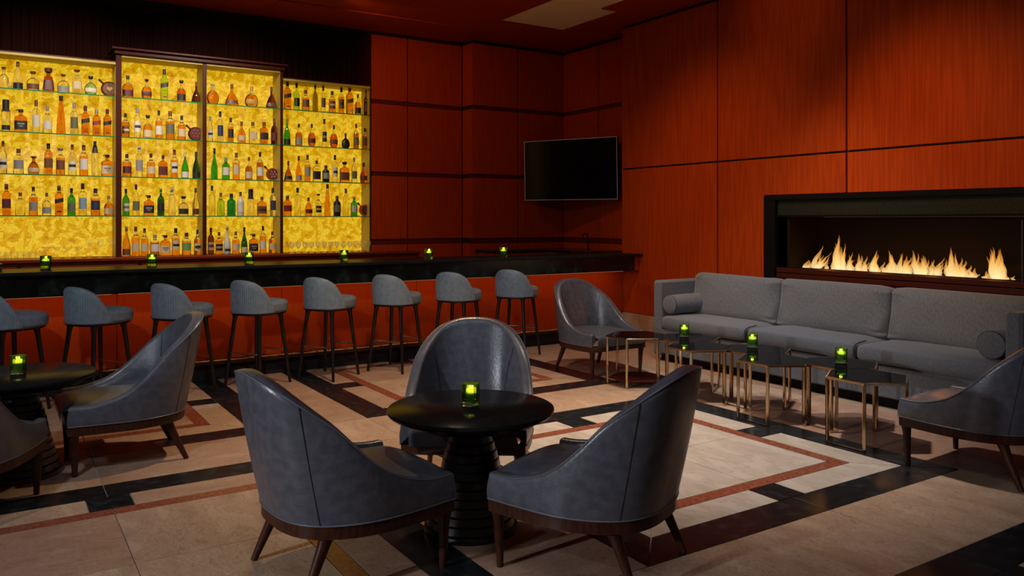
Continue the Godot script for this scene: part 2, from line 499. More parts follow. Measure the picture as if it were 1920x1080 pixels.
# ------------------------------------------------------------------ lounge chair
# local axes: +z is where the sitter looks, z = 0 between the rear feet
func lounge_chair() -> Node3D:
	var t := thing("lounge_chair", "", "chair", Vector3.ZERO, 0.0, "blue grey leather lounge chairs")
	# half the plan from the middle of the back to the arm tip: x, height of the top edge, v from the back
	var half := [Vector3(0, 0.89, 0), Vector3(0.12, 0.878, 0.008), Vector3(0.222, 0.838, 0.045), Vector3(0.293, 0.772, 0.112), Vector3(0.342, 0.68, 0.205),
		Vector3(0.366, 0.552, 0.31), Vector3(0.368, 0.468, 0.41), Vector3(0.358, 0.424, 0.53), Vector3(0.346, 0.412, 0.62), Vector3(0.337, 0.413, 0.69)]
	var c := spline(mirrored(half), 5)
	var n := c.size()
	var ins := []                                   # inward plan normals
	for i in n:
		var a: Vector3 = c[maxi(i - 1, 0)]
		var b: Vector3 = c[mini(i + 1, n - 1)]
		var d := Vector2(b.x - a.x, b.z - a.z).normalized()
		ins.push_back(Vector2(-d.y, d.x))
	var inner_sign := 1.0 if ins[n / 2].y > 0.0 else -1.0
	var base := 0.295
	var at := func(i: int, off: float, y: float) -> Vector3:
		var p: Vector3 = c[i]
		var lean := 0.2 * maxf(0.0, y - base) * lerpf(1.0, 0.55, clampf(p.z / 0.5, 0.0, 1.0))
		var nn: Vector2 = ins[i] * inner_sign
		return Vector3(p.x + nn.x * off, y, p.z - 0.03 + nn.y * off - lean)
	var rows := []
	for i in n:
		var top: float = c[i].y
		var along := absf(i - (n - 1) / 2.0) / ((n - 1) / 2.0)
		var th := lerpf(0.075, 0.052, along)
		var deep := lerpf(0.10, 0.055, clampf(along * 1.25, 0.0, 1.0))
		var r := th / 2.0
		var row := PackedVector3Array()
		var h := top - base
		for k in 5:
			row.push_back(at.call(i, -0.006 * sin(PI * k / 4.0), base + (h - r) * k / 4.0))
		for k in range(1, 6):
			var an := PI * k / 6.0
			row.push_back(at.call(i, r - r * signf(cos(an)) * pow(absf(cos(an)), 0.55), top - r + r * pow(absf(sin(an)), 0.55)))
		for k in 6:
			var f := k / 5.0
			row.push_back(at.call(i, lerpf(th, deep, sin(f * PI * 0.5)) + 0.012 * sin(PI * f), lerpf(top - r, base + 0.05, f)))
		rows.push_back(row)
	var s := Sh.new()
	s.begin()
	s.grid(rows, false, 1)
	for e in [0, n - 1]:                            # arm ends, gently domed
		var ring: PackedVector3Array = rows[e]
		var fwd := Vector3(0, 0, 0.008)
		var mid := Vector3.ZERO
		for p in ring:
			mid += p
		mid /= ring.size()
		var small := PackedVector3Array()
		for p in ring:
			small.push_back(p.lerp(mid, 0.10) + fwd)
		var g := [ring, small]
		if e == 0:
			g = [small, ring]
		s.grid(g, true, 2 if e == 0 else 3)
		if e == 0:
			small.reverse()
		s.fan(small, 4 if e == 0 else 5)
	s.outward()
	put("backrest", s, M.leather, t)
	# seat cushion, its sides buried in the arms
	s = Sh.new()
	s.begin()
	var outer_half := func(v: float) -> float:
		for i in range((n - 1) / 2, n - 1):
			if c[i + 1].z >= v:
				return lerpf(c[i].x, c[i + 1].x, clampf((v - c[i].z) / maxf(c[i + 1].z - c[i].z, 1e-5), 0, 1))
		return c[n - 1].x
	rows = []
	for k in 13:
		var f := k / 12.0
		var v := lerpf(0.07, 0.712, f)
		var hw: float = outer_half.call(v) - 0.05
		var row := PackedVector3Array()
		for j in 17:
			var u := -1.0 + 2.0 * j / 16.0
			var drop := 0.0 if k < 12 else 0.012
			row.push_back(Vector3(hw * u, 0.392 + 0.032 * (1.0 - pow(absf(u), 3.0)) * (1.0 - pow(absf(f * 2 - 1), 4.0) * 0.5) - drop, v - 0.03))
		rows.push_back(row)
	for e in [[0.722, 0.365], [0.722, 0.32], [0.714, 0.293]]:
		var row := PackedVector3Array()
		for j in 17:
			row.push_back(Vector3((outer_half.call(0.69) - 0.05) * (-1.0 + 2.0 * j / 16.0), e[1], e[0] - 0.03))
		rows.push_back(row)
	s.grid(rows, false, 1)
	s.outward()
	put("seat", s, M.leather, t)
	# wooden rail below, and its welt
	var loop := PackedVector3Array()
	for i in n:
		loop.push_back(at.call(i, 0.004, base))
	var inn := PackedVector3Array()
	for i in n:
		inn.push_back(at.call(i, 0.045, base))
	s = Sh.new()
	s.begin()
	var low := Vector3(0, -0.052, 0)
	var a_top := PackedVector3Array(); var a_bot := PackedVector3Array(); var b_top := PackedVector3Array(); var b_bot := PackedVector3Array()
	for i in n:
		a_top.push_back(loop[i]); a_bot.push_back(loop[i] + low)
		b_top.push_back(inn[i]); b_bot.push_back(inn[i] + low)
	a_top.push_back(loop[0]); a_bot.push_back(loop[0] + low)
	var bf := Vector3(0, 0, -0.045)
	b_top[0] += bf; b_bot[0] += bf; b_top[n - 1] += bf; b_bot[n - 1] += bf
	b_top.push_back(b_top[0]); b_bot.push_back(b_bot[0])
	s.grid([a_top, a_bot], false, 5)
	s.grid([a_bot, b_bot], false, -1)
	s.grid([b_bot, b_top], false, 6)
	s.grid([b_top, a_top], false, -1)
	s.outward()
	put("seat_rail", s, M.walnut, t)
	s = Sh.new()
	var welt := PackedVector3Array()
	for i in n:
		welt.push_back(at.call(i, -0.001, base + 0.003))
	s.tube(welt, 0.0036, 6)
	put("welt", s, M.welt, t)
	s = Sh.new()
	var pipe := PackedVector3Array()
	for i in n:
		pipe.push_back(at.call(i, 0.0035, c[i].y - 0.007))
	s.tube(pipe, 0.0032, 6)
	put("piping", s, M.welt, t)
	for sd in [-1, 1]:
		var i0: int = (n - 1) / 2 + sd * 14
		s = Sh.new()
		var line := PackedVector3Array()
		for k in 9:
			line.push_back(at.call(i0, -0.0052 * sin(PI * k / 8.0) - 0.0006, lerpf(base, c[i0].y - 0.012, k / 8.0)))
		s.tube(line, 0.0022, 5)
		put("seam", s, M.stitch, t)
		s = Sh.new()
		line = PackedVector3Array()
		for k in 9:
			var jf: float = i0 + sd * (2.0 - 5.0 * k / 8.0)
			var j0 := int(floor(jf))
			line.push_back(inner_point(c, j0, at, base, n, k / 8.0).lerp(inner_point(c, j0 + 1, at, base, n, k / 8.0), jf - j0))
		s.tube(line, 0.0022, 5)
		put("seam", s, M.stitch, t)
	# legs
	for sd in [-1, 1]:
		s = Sh.new()
		s.tube(PackedVector3Array([Vector3(0.307 * sd, 0.262, 0.628), Vector3(0.305 * sd, 0.235, 0.627), Vector3(0.304 * sd, 0.20, 0.625), Vector3(0.30 * sd, 0.0, 0.62)]), [0.032, 0.028, 0.0235, 0.0145], 14)
		put("leg", s, M.walnut, t)
		s = Sh.new()
		s.tube(PackedVector3Array([Vector3(0.245 * sd, 0.262, 0.115), Vector3(0.248 * sd, 0.235, 0.105), Vector3(0.251 * sd, 0.20, 0.09), Vector3(0.27 * sd, 0.0, 0.0)]), [0.034, 0.030, 0.025, 0.0145], 14)
		put("leg", s, M.walnut, t)
	return t

func inner_point(c: Array, i: int, at: Callable, base: float, n: int, f: float) -> Vector3:
	var along := absf(i - (n - 1) / 2.0) / ((n - 1) / 2.0)
	var th := lerpf(0.075, 0.052, along)
	var deep := lerpf(0.10, 0.055, clampf(along * 1.25, 0.0, 1.0))
	var r := th / 2.0
	var top: float = c[i].y
	return at.call(i, lerpf(th, deep, sin(f * PI * 0.5)) + 0.012 * sin(PI * f) + 0.001, lerpf(top - r, base + 0.05, f))

# ------------------------------------------------------------------ bar stool
func bar_stool() -> Node3D:
	var t := thing("bar_stool", "", "stool", Vector3.ZERO, 0.0, "ribbed back bar stools along the bar")
	var base := 0.668
	var n := 481
	var rows := []
	for i in n:
		var deg := lerpf(-82.0, 82.0, float(i) / (n - 1))
		var a := deg_to_rad(deg)
		var ad := absf(deg)
		var top: float = 0.965
		var hs := [[0.0, 0.966], [12.0, 0.964], [24.0, 0.957], [36.0, 0.942], [46.0, 0.920], [54.0, 0.893], [61.0, 0.858], [67.0, 0.818], [73.0, 0.772], [78.0, 0.732], [82.0, 0.706]]
		for k in hs.size() - 1:
			if ad >= hs[k][0] and ad <= hs[k + 1][0]:
				var f: float = (ad - hs[k][0]) / (hs[k + 1][0] - hs[k][0])
				top = lerpf(hs[k][1], hs[k + 1][1], f)
		var rib := 0.0030 * absf(sin(deg_to_rad(deg) * 40.0)) if ad < 80.0 else 0.0
		var p := func(y: float, off: float) -> Vector3:
			var bulge := 0.004 * sin(clampf((y - base) / 0.3, 0, 1) * PI)
			var rx := 0.224 + bulge + 0.02 * (y - base) - off
			var rz := 0.232 + bulge + 0.05 * (y - base) - off
			return Vector3(sin(a) * rx, y, -cos(a) * rz)
		var row := PackedVector3Array()
		var h := top - base
		for k in 6:
			row.push_back(p.call(base + (h - 0.02) * k / 5.0, -rib * sin(minf(1.0, (5 - k) / 1.2 + 0.25) * PI / 2)))
		for k in range(1, 5):
			var an := PI * k / 5.0
			row.push_back(p.call(top - 0.02 + 0.02 * sin(an), 0.02 - 0.02 * cos(an)))
		row.push_back(p.call(top - 0.02, 0.042))
		row.push_back(p.call(lerpf(top, base, 0.5), 0.05))
		row.push_back(p.call(base + 0.03, 0.055))
		rows.push_back(row)
	var s := Sh.new()
	s.begin()
	s.grid(rows, false, 1)
	s.outward()
	put("backrest", s, M.stool_leather, t)
	s = Sh.new()                                    # domed seat pad
	s.lathe([Vector2(0, 0.668), Vector2(0.9, 0.668), Vector2(0.985, 0.675), Vector2(1.0, 0.70), Vector2(0.995, 0.735), Vector2(0.96, 0.755), Vector2(0.85, 0.768), Vector2(0.5, 0.779), Vector2(0, 0.783)], 48, Vector3(0, 0, 0.026), 0.214, 0.246, 2.7)
	put("seat", s, M.stool_leather, t)
	s = Sh.new()
	s.lathe([Vector2(0, 0.645), Vector2(0.9, 0.645), Vector2(0.96, 0.652), Vector2(0.97, 0.667), Vector2(0, 0.667)], 48, Vector3(0, 0, 0.016), 0.224, 0.246, 2.5)
	put("seat_base", s, M.ebony, t)
	s = Sh.new()
	var ring := PackedVector3Array()
	for i in 48:
		var a := TAU * i / 48
		var k := pow(pow(absf(cos(a)), 2.4) + pow(absf(sin(a)), 2.4), -1.0 / 2.4)
		ring.push_back(Vector3(cos(a) * k * 0.226, 0.669, 0.014 + sin(a) * k * 0.248))
	s.tube(ring, 0.0045, 6, true)
	put("welt", s, M.welt, t)
	for sx in [-1, 1]:
		for sz in [-1, 1]:
			s = Sh.new()
			s.tube(PackedVector3Array([Vector3(0.137 * sx, 0.655, 0.137 * sz), Vector3(0.139 * sx, 0.63, 0.139 * sz), Vector3(0.144 * sx, 0.59, 0.144 * sz), Vector3(0.2 * sx, 0, 0.2 * sz)]), [0.032, 0.024, 0.019, 0.013], 12)
			put("leg", s, M.ebony, t)
	for sz in [-1, 1]:
		s = Sh.new()
		s.tube(PackedVector3Array([Vector3(-0.17, 0.305, 0.172 * sz), Vector3(0.17, 0.305, 0.172 * sz)]), 0.008, 8)
		put("foot_rail", s, M.chrome, t)
	return t

# ------------------------------------------------------------------ tables
func round_table(label: String, x: float, n: float) -> void:
	var t := thing("cocktail_table", label, "table", W(x, 0, n), 0.0, "round black pedestal tables")
	var s := Sh.new()
	s.lathe([Vector2(0, 0.59), Vector2(0.398, 0.59), Vector2(0.405, 0.586), Vector2(0.406, 0.574), Vector2(0.395, 0.562), Vector2(0.345, 0.538), Vector2(0.335, 0.53), Vector2(0, 0.53)], 72)
	put("tabletop", s, M.black_lacquer, t)
	s = Sh.new()
	var prof := [Vector2(0, 0.535), Vector2(0.115, 0.535), Vector2(0.1, 0.52)]
	var y := 0.50
	var k := 0
	while y > 0.03:
		var f := 1.0 - y / 0.52
		var r := 0.088 + 0.032 * smoothstep(0.0, 0.35, f) + 0.11 * pow(f, 1.7)
		prof.push_back(Vector2(r, y))
		prof.push_back(Vector2(r + 0.006, y - 0.031))
		prof.push_back(Vector2(r, y - 0.0335))
		prof.push_back(Vector2(r - 0.001, y - 0.0365))
		y -= 0.0395
		k += 1
	prof.push_back(Vector2(0.226, y))
	prof.push_back(Vector2(0.228, 0.004))
	prof.push_back(Vector2(0.222, 0.0))
	prof.push_back(Vector2(0, 0))
	s.lathe(prof, 64)
	put("pedestal", s, M.black_gloss, t)

func hex_table() -> Node3D:
	var t := thing("hexagonal_side_table", "", "table", Vector3.ZERO, 0.0, "hexagonal gold framed tables")
	var R := 0.279
	var top := 0.445
	var corner := func(k: int, r: float) -> Vector2:
		var a := deg_to_rad(30 + 60 * k)
		return Vector2(cos(a) * r, sin(a) * r)
	var poly := PackedVector2Array()
	for k in 6:
		poly.push_back(corner.call(k, R - 0.006))
	var s := Sh.new()
	s.prism(poly, top - 0.012, top + 0.002, 0.001)
	put("glass_top", s, M.black_glass, t)
	for k in 6:
		var a: Vector2 = corner.call(k, R)
		var b: Vector2 = corner.call(k + 1, R)
		var mid := (a + b) / 2.0
		var d := (b - a).normalized()
		var turn := Basis(Vector3(d.x, 0, d.y), Vector3.UP, Vector3(-d.y, 0, d.x))
		s = Sh.new()
		s.box(Vector3(mid.x, top - 0.008, mid.y), Vector3(R * 1.02, 0.018, 0.012), 0.002, turn)
		put("top_rail", s, M.gold, t)
		if k == 0 or k == 2:
			s = Sh.new()
			s.box(Vector3(mid.x, 0.005, mid.y), Vector3(R * 1.02, 0.009, 0.012), 0.002, turn)
			put("floor_rail", s, M.gold, t)
	for k in 5:
		var a: Vector2 = corner.call(k, R - 0.005)
		var d := a.normalized()
		s = Sh.new()
		s.box(Vector3(a.x, top / 2 - 0.006, a.y), Vector3(0.019, top - 0.012, 0.023), 0.003, Basis(Vector3(d.x, 0, d.y), Vector3.UP, Vector3(-d.y, 0, d.x)))
		put("leg", s, M.gold, t)
	return t

# ------------------------------------------------------------------ candles
func candle(called: String) -> Node3D:
	var t := thing(called, "", "candle", Vector3.ZERO, 0.0, "green glass votive candles")
	var s := Sh.new()
	var n := 48
	var rows := []
	for lv in [[0.0, 0.012], [0.041, 0.012], [0.043, 0.016], [0.043, 0.110], [0.0415, 0.113], [0.0395, 0.110], [0.0385, 0.03], [0.0, 0.028]]:
		var row := PackedVector3Array()
		for j in n:
			var a := TAU * j / n
			var rib: float = 0.0011 * cos(a * 16.0) if lv[0] > 0.0395 else 0.0
			row.push_back(Vector3(cos(a) * (lv[0] + rib), lv[1], sin(a) * (lv[0] + rib)))
		rows.push_back(row)
	s.begin()
	s.grid(rows, true, 1)
	s.outward()
	put("glass_holder", s, M.green_glass, t)
	s = Sh.new()
	s.lathe([Vector2(0, 0), Vector2(0.037, 0), Vector2(0.041, 0.003), Vector2(0.041, 0.009), Vector2(0.039, 0.0115), Vector2(0, 0.0115)], 32)
	put("glass_foot", s, M.clear_glass, t)
	s = Sh.new()
	s.lathe([Vector2(0, 0.0305), Vector2(0.034, 0.0305), Vector2(0.034, 0.066), Vector2(0.030, 0.068), Vector2(0, 0.066)], 24)
	put("wax", s, M.wax, t)
	s = Sh.new()
	s.lathe([Vector2(0, 0.071), Vector2(0.0050, 0.075), Vector2(0.0068, 0.082), Vector2(0.0048, 0.093), Vector2(0.0018, 0.102), Vector2(0, 0.107)], 12)
	put("flame", s, M.candle_flame, t)
	var l := OmniLight3D.new()
	l.name = "candle_flame_light"
	l.light_color = Color(1.0, 0.72, 0.34)
	l.light_energy = 0.012
	l.omni_range = 12.0
	l.omni_attenuation = 2.0
	l.light_size = 0.006
	l.shadow_enabled = true
	l.position = Vector3(0, 0.086, 0)
	t.add_child(l)
	return t

# ------------------------------------------------------------------ floor
func stone(poly: PackedVector2Array, called: String, mat: Material, parent: Node) -> void:
	var ins := Geometry2D.offset_polygon(poly, -0.0024)
	if ins.is_empty():
		return
	var p := PackedVector2Array()
	for q in ins[0]:
		p.push_back(Vector2(q.x, -q.y))
	var s := Sh.new()
	s.prism(p, -0.03, 0.0, 0.0009)
	put(called, s, mat, parent)

func rect(x0: float, n0: float, x1: float, n1: float) -> PackedVector2Array:
	return PackedVector2Array([Vector2(x0, n0), Vector2(x1, n0), Vector2(x1, n1), Vector2(x0, n1)])

func marble(rng: RandomNumberGenerator) -> Material:
	return M["marble_%d" % rng.randi_range(0, 3)]

func build_floor() -> void:
	var f := shell("floor")
	var rng := RandomNumberGenerator.new()
	rng.seed = 5
	put("screed", span(Vector3(-4.2, -0.2, -3.2), Vector3(7.2, -0.0065, 10.5)), M.grout, f)
	var px := [0.5225, 3.6325]
	var pn := [0.735, 3.835, 6.935]
	var hx := 1.2525
	var hn := 1.235
	for cx in px:
		for cn in pn:
			# rings: black band, cream strip with black squares, red strip, cream field
			var off := [0.0, 0.228, 0.438, 0.532]
			for ring in 3:
				var a := Vector2(hx - off[ring], hn - off[ring])
				var b := Vector2(hx - off[ring + 1], hn - off[ring + 1])
				for sd in 4:
					var turn := func(p: Vector2) -> Vector2:
						var q: Vector2 = [p, Vector2(p.y, p.x), Vector2(p.x, -p.y), Vector2(-p.y, p.x)][sd]
						return Vector2(cx, cn) + q
					var A := a if sd % 2 == 0 else Vector2(a.y, a.x)
					var B := b if sd % 2 == 0 else Vector2(b.y, b.x)
					var parts := []
					var h := 0.0 if ring != 1 else 0.108
					parts.push_back([Vector2(-A.x, -A.y), Vector2(-h, -A.y), Vector2(-h, -B.y), Vector2(-B.x, -B.y)])
					parts.push_back([Vector2(h, -A.y), Vector2(A.x, -A.y), Vector2(B.x, -B.y), Vector2(h, -B.y)])
					if ring == 1:
						parts.push_back([Vector2(-h, -A.y), Vector2(h, -A.y), Vector2(h, -B.y), Vector2(-h, -B.y)])
					for k in parts.size():
						var poly := PackedVector2Array()
						for p in parts[k]:
							poly.push_back(turn.call(p))
						if Geometry2D.is_polygon_clockwise(poly):
							poly.reverse()
						if ring == 0:
							stone(poly, "black_band", M.black_stone, f)
						elif ring == 2:
							stone(poly, "red_strip", M.red_stone, f)
						elif k == 2:
							stone(poly, "black_inset", M.black_stone, f)
						else:
							stone(poly, "cream_border", M.marble_lit if cx > 3.0 and cn > 3.0 and cn < 4.0 else marble(rng), f)
			var ix: float = hx - off[3]
			var iN: float = hn - off[3]
			for i in 2:
				for j in 2:
					stone(rect(cx - ix + ix * i, cn - iN + iN * j, cx - ix + ix * (i + 1), cn - iN + iN * (j + 1)), "cream_slab", M.marble_lit if cx > 3.0 and cn > 3.0 and cn < 4.0 else marble(rng), f)
	# plain strips between the panels
	var xs := [-0.73, 1.775, 2.38, 4.885]
	var ns := [-0.5, 1.97, 2.60, 5.07, 5.70, 8.17]
	for k in range(1, 5, 2):
		for i in 3:
			var n: int = 2 if i != 1 else 1
			for j in n:
				stone(rect(lerpf(xs[i], xs[i + 1], float(j) / n), ns[k], lerpf(xs[i], xs[i + 1], float(j + 1) / n), ns[k + 1]), "cream_slab", marble(rng), f)
	for k in range(0, 5, 2):
		for j in 2:
			stone(rect(1.775, lerpf(ns[k], ns[k + 1], j / 2.0), 2.38, lerpf(ns[k], ns[k + 1], (j + 1) / 2.0)), "cream_slab", marble(rng), f)
	for k in 9:
		for j in 2:
			stone(rect(4.885 + 0.95 * j, -0.5 + 0.97 * k, minf(6.77, 4.885 + 0.95 * (j + 1)), -0.5 + 0.97 * (k + 1)), "cream_slab", marble(rng), f)
	for k in 7:
		stone(rect(-3.9 + 1.5 * k, -2.9, minf(-3.9 + 1.5 * (k + 1), 6.77), -0.5), "cream_slab", marble(rng), f)
	for k in 5:
		stone(rect(-3.9, -0.5 + 1.74 * k, -0.73, -0.5 + 1.74 * (k + 1)), "cream_slab", marble(rng), f)

# ------------------------------------------------------------------ room
func build_room() -> void:
	var B := 0.004
	# fireplace wall
	var w := shell("wall_right")
	put("plaster", span(Vector3(6.78, 0, 5.608), Vector3(7.05, 4.2, 7.85)), M.reveal, w)
	put("plaster", span(Vector3(6.78, 1.75, 2.84), Vector3(7.05, 4.2, 5.608)), M.reveal, w)
	put("plaster", span(Vector3(6.78, 0, 2.84), Vector3(7.05, 0.80, 5.608)), M.reveal, w)
	put("plaster", span(Vector3(6.78, 0, -3.0), Vector3(7.05, 4.2, 2.84)), M.reveal, w)
	var g := 0.009
	var cols := [7.85, 6.253, 4.649, 3.045, 1.441, -0.163, -1.767]
	for i in 6:
		var a: float = cols[i] - (0.0 if i == 0 else g)
		var b: float = cols[i + 1] + g
		var mat: Material = M.lit_wood if i % 2 else M.lit_wood_b
		put("wood_panel", span(Vector3(FIRE_X, 2.152, b), Vector3(6.785, 3.93, a), B), mat, w)
		if i == 0 or i > 3:
			put("wood_panel", span(Vector3(FIRE_X, 0.33, b), Vector3(6.785, 2.134, a), B), mat, w)
		elif i == 1:
			put("wood_panel", span(Vector3(FIRE_X, 0.33, 5.612), Vector3(6.785, 2.134, a), B), mat, w)
			put("wood_panel", span(Vector3(FIRE_X, 1.754, b), Vector3(6.785, 2.134, 5.612), B), mat, w)
			put("wood_panel", span(Vector3(FIRE_X, 0.33, b), Vector3(6.785, 0.796, 5.612), B), mat, w)
		elif i == 2:
			put("wood_panel", span(Vector3(FIRE_X, 1.754, b), Vector3(6.785, 2.134, a), B), mat, w)
			put("wood_panel", span(Vector3(FIRE_X, 0.33, b), Vector3(6.785, 0.796, a), B), mat, w)
		else:
			put("wood_panel", span(Vector3(FIRE_X, 0.33, b), Vector3(6.785, 2.134, 2.836), B), mat, w)
			put("wood_panel", span(Vector3(FIRE_X, 1.754, 2.836), Vector3(6.785, 2.134, a), B), mat, w)
	put("wood_panel", span(Vector3(FIRE_X + 0.004, 0.33, 7.845), Vector3(7.06, 3.93, 7.87), B), M.lit_wood, w)
	var sk := shell("baseboard_right")
	for k in 5:
		var n0 := -2.0 + 1.97 * k
		put("stone_plinth", span(Vector3(FIRE_X - 0.012, 0.0, n0 + 0.002), Vector3(6.785, 0.325, n0 + 1.968), 0.003), M.plinth_stone, sk)
	# wall of the alcove at the end of the bar
	w = shell("wall_alcove")
	put("plaster", span(Vector3(7.09, 0, 7.8), Vector3(7.3, 4.2, 10.5)), M.reveal, w)
	var levels := [[0.0, 1.17], [1.245, 2.075], [2.13, 3.02], [3.075, 3.92]]
	for lv in levels:
		for p in [[7.87, 8.712], [8.728, 9.54]]:
			put("wood_panel", span(Vector3(7.06, lv[0], p[0]), Vector3(7.095, lv[1], p[1]), B), M.wood_b, w)
	for y in [1.17, 2.075, 3.02]:
		put("wood_rail", span(Vector3(7.072, y + 0.004, 7.87), Vector3(7.095, y + (0.071 if y < 1.5 else 0.051), 9.54)), M.rail_wood, w)
	# wall behind the bar, right of the shelves
	w = shell("wall_back")
	put("plaster", span(Vector3(4.16, 0, 9.83), Vector3(7.3, 4.2, 10.5)), M.reveal, w)
	put("plaster", span(Vector3(-4.2, 0, 10.36), Vector3(4.16, 4.2, 10.5)), M.reveal, w)
	put("plaster", span(Vector3(5.53, 0, 9.57), Vector3(7.3, 4.2, 9.83)), M.reveal, w)
	for lv in levels:
		put("wood_panel", span(Vector3(4.15, lv[0], 9.8), Vector3(4.662, lv[1], 9.835), B), M.wood_b, w)
		put("wood_panel", span(Vector3(4.678, lv[0], 9.8), Vector3(5.50, lv[1], 9.835), B), M.wood, w)
		put("wood_panel", span(Vector3(5.506, lv[0], 9.545), Vector3(5.53, lv[1], 9.80), B), M.wood, w)
		put("wood_panel", span(Vector3(5.506, lv[0], 9.54), Vector3(6.262, lv[1], 9.575), B), M.wood, w)
		put("wood_panel", span(Vector3(6.278, lv[0], 9.54), Vector3(7.06, lv[1], 9.575), B), M.wood_b, w)
	for y in [1.17, 2.075, 3.02]:
		var hh := 0.071 if y < 1.5 else 0.051
		put("wood_rail", span(Vector3(4.16, y + 0.004, 9.812), Vector3(5.51, y + hh, 9.835)), M.rail_wood, w)
		put("wood_rail", span(Vector3(5.518, y + 0.004, 9.552), Vector3(7.06, y + hh, 9.575)), M.rail_wood, w)
	put("wood_return", span(Vector3(4.14, 3.0, 9.805), Vector3(4.16, 3.95, 10.36)), M.dark_wood, w)
	w = shell("wall_left")
	put("plaster", span(Vector3(-4.2, 0, -3.2), Vector3(-4.0, 4.2, 10.5)), M.reveal, w)
	for k in 8:
		for lv in [[0.0, 2.13], [2.15, 3.93]]:
			put("wood_panel", span(Vector3(-4.0, lv[0], -3.0 + 1.6 * k + 0.008), Vector3(-3.97, lv[1], -3.0 + 1.6 * (k + 1) - 0.008)), M.wood, w)
	w = shell("wall_front")
	put("plaster", span(Vector3(-4.2, 0, -3.2), Vector3(7.3, 4.2, -3.0)), M.reveal, w)
	for k in 7:
		for lv in [[0.0, 2.13], [2.15, 3.93]]:
			put("wood_panel", span(Vector3(-4.0 + 1.54 * k + 0.008, lv[0], -3.0), Vector3(-4.0 + 1.54 * (k + 1) - 0.008, lv[1], -2.97)), M.wood_b, w)
	# ceiling
	w = shell("ceiling")
	put("plaster", span(Vector3(-4.2, 4.12, -3.2), Vector3(7.3, 4.32, 10.5)), M.reveal, w)
	var xs := [-4.0, -2.5, -1.2, 0.1, 1.4, 2.7, 4.0, 5.297]
	var ns := [-3.0, -1.0, 1.0, 3.0, 5.0, 7.0, 8.97]
	for i in 7:
		for j in 6:
			put("wood_panel", span(Vector3(xs[i] + 0.004, CEIL, ns[j] + 0.004), Vector3(xs[i + 1] - 0.004, 4.13, ns[j + 1] - 0.004)), M.wood_flat, w)
		put("soffit_board", span(Vector3(xs[i] + 0.003, CEIL - 0.012, 8.98), Vector3(xs[i + 1] - 0.003, 4.13, 9.79)), M.wood_flat, w)
	put("soffit_board", span(Vector3(5.30, CEIL, 8.48), Vector3(6.26, 4.13, 9.79)), M.wood_flat, w)
	put("soffit_board", span(Vector3(6.26, CEIL, 7.35), Vector3(7.1, 4.13, 9.79)), M.wood_flat, w)
	put("soffit_board", span(Vector3(6.0, CEIL, -3.0), Vector3(6.8, 4.13, 7.35)), M.wood_flat, w)
	put("cornice", span(Vector3(-4.0, 3.945, 9.79), Vector3(4.14, 4.13, 10.36)), M.reveal, w)  # recess shadow above the curtain put in as a near-black board
	for k in 4:
		var n0 := -3.0 + 2.87 * k
		put("cream_panel", span(Vector3(5.303, 3.985, n0), Vector3(6.26, 4.12, n0 + 2.865)), M.cream, w)

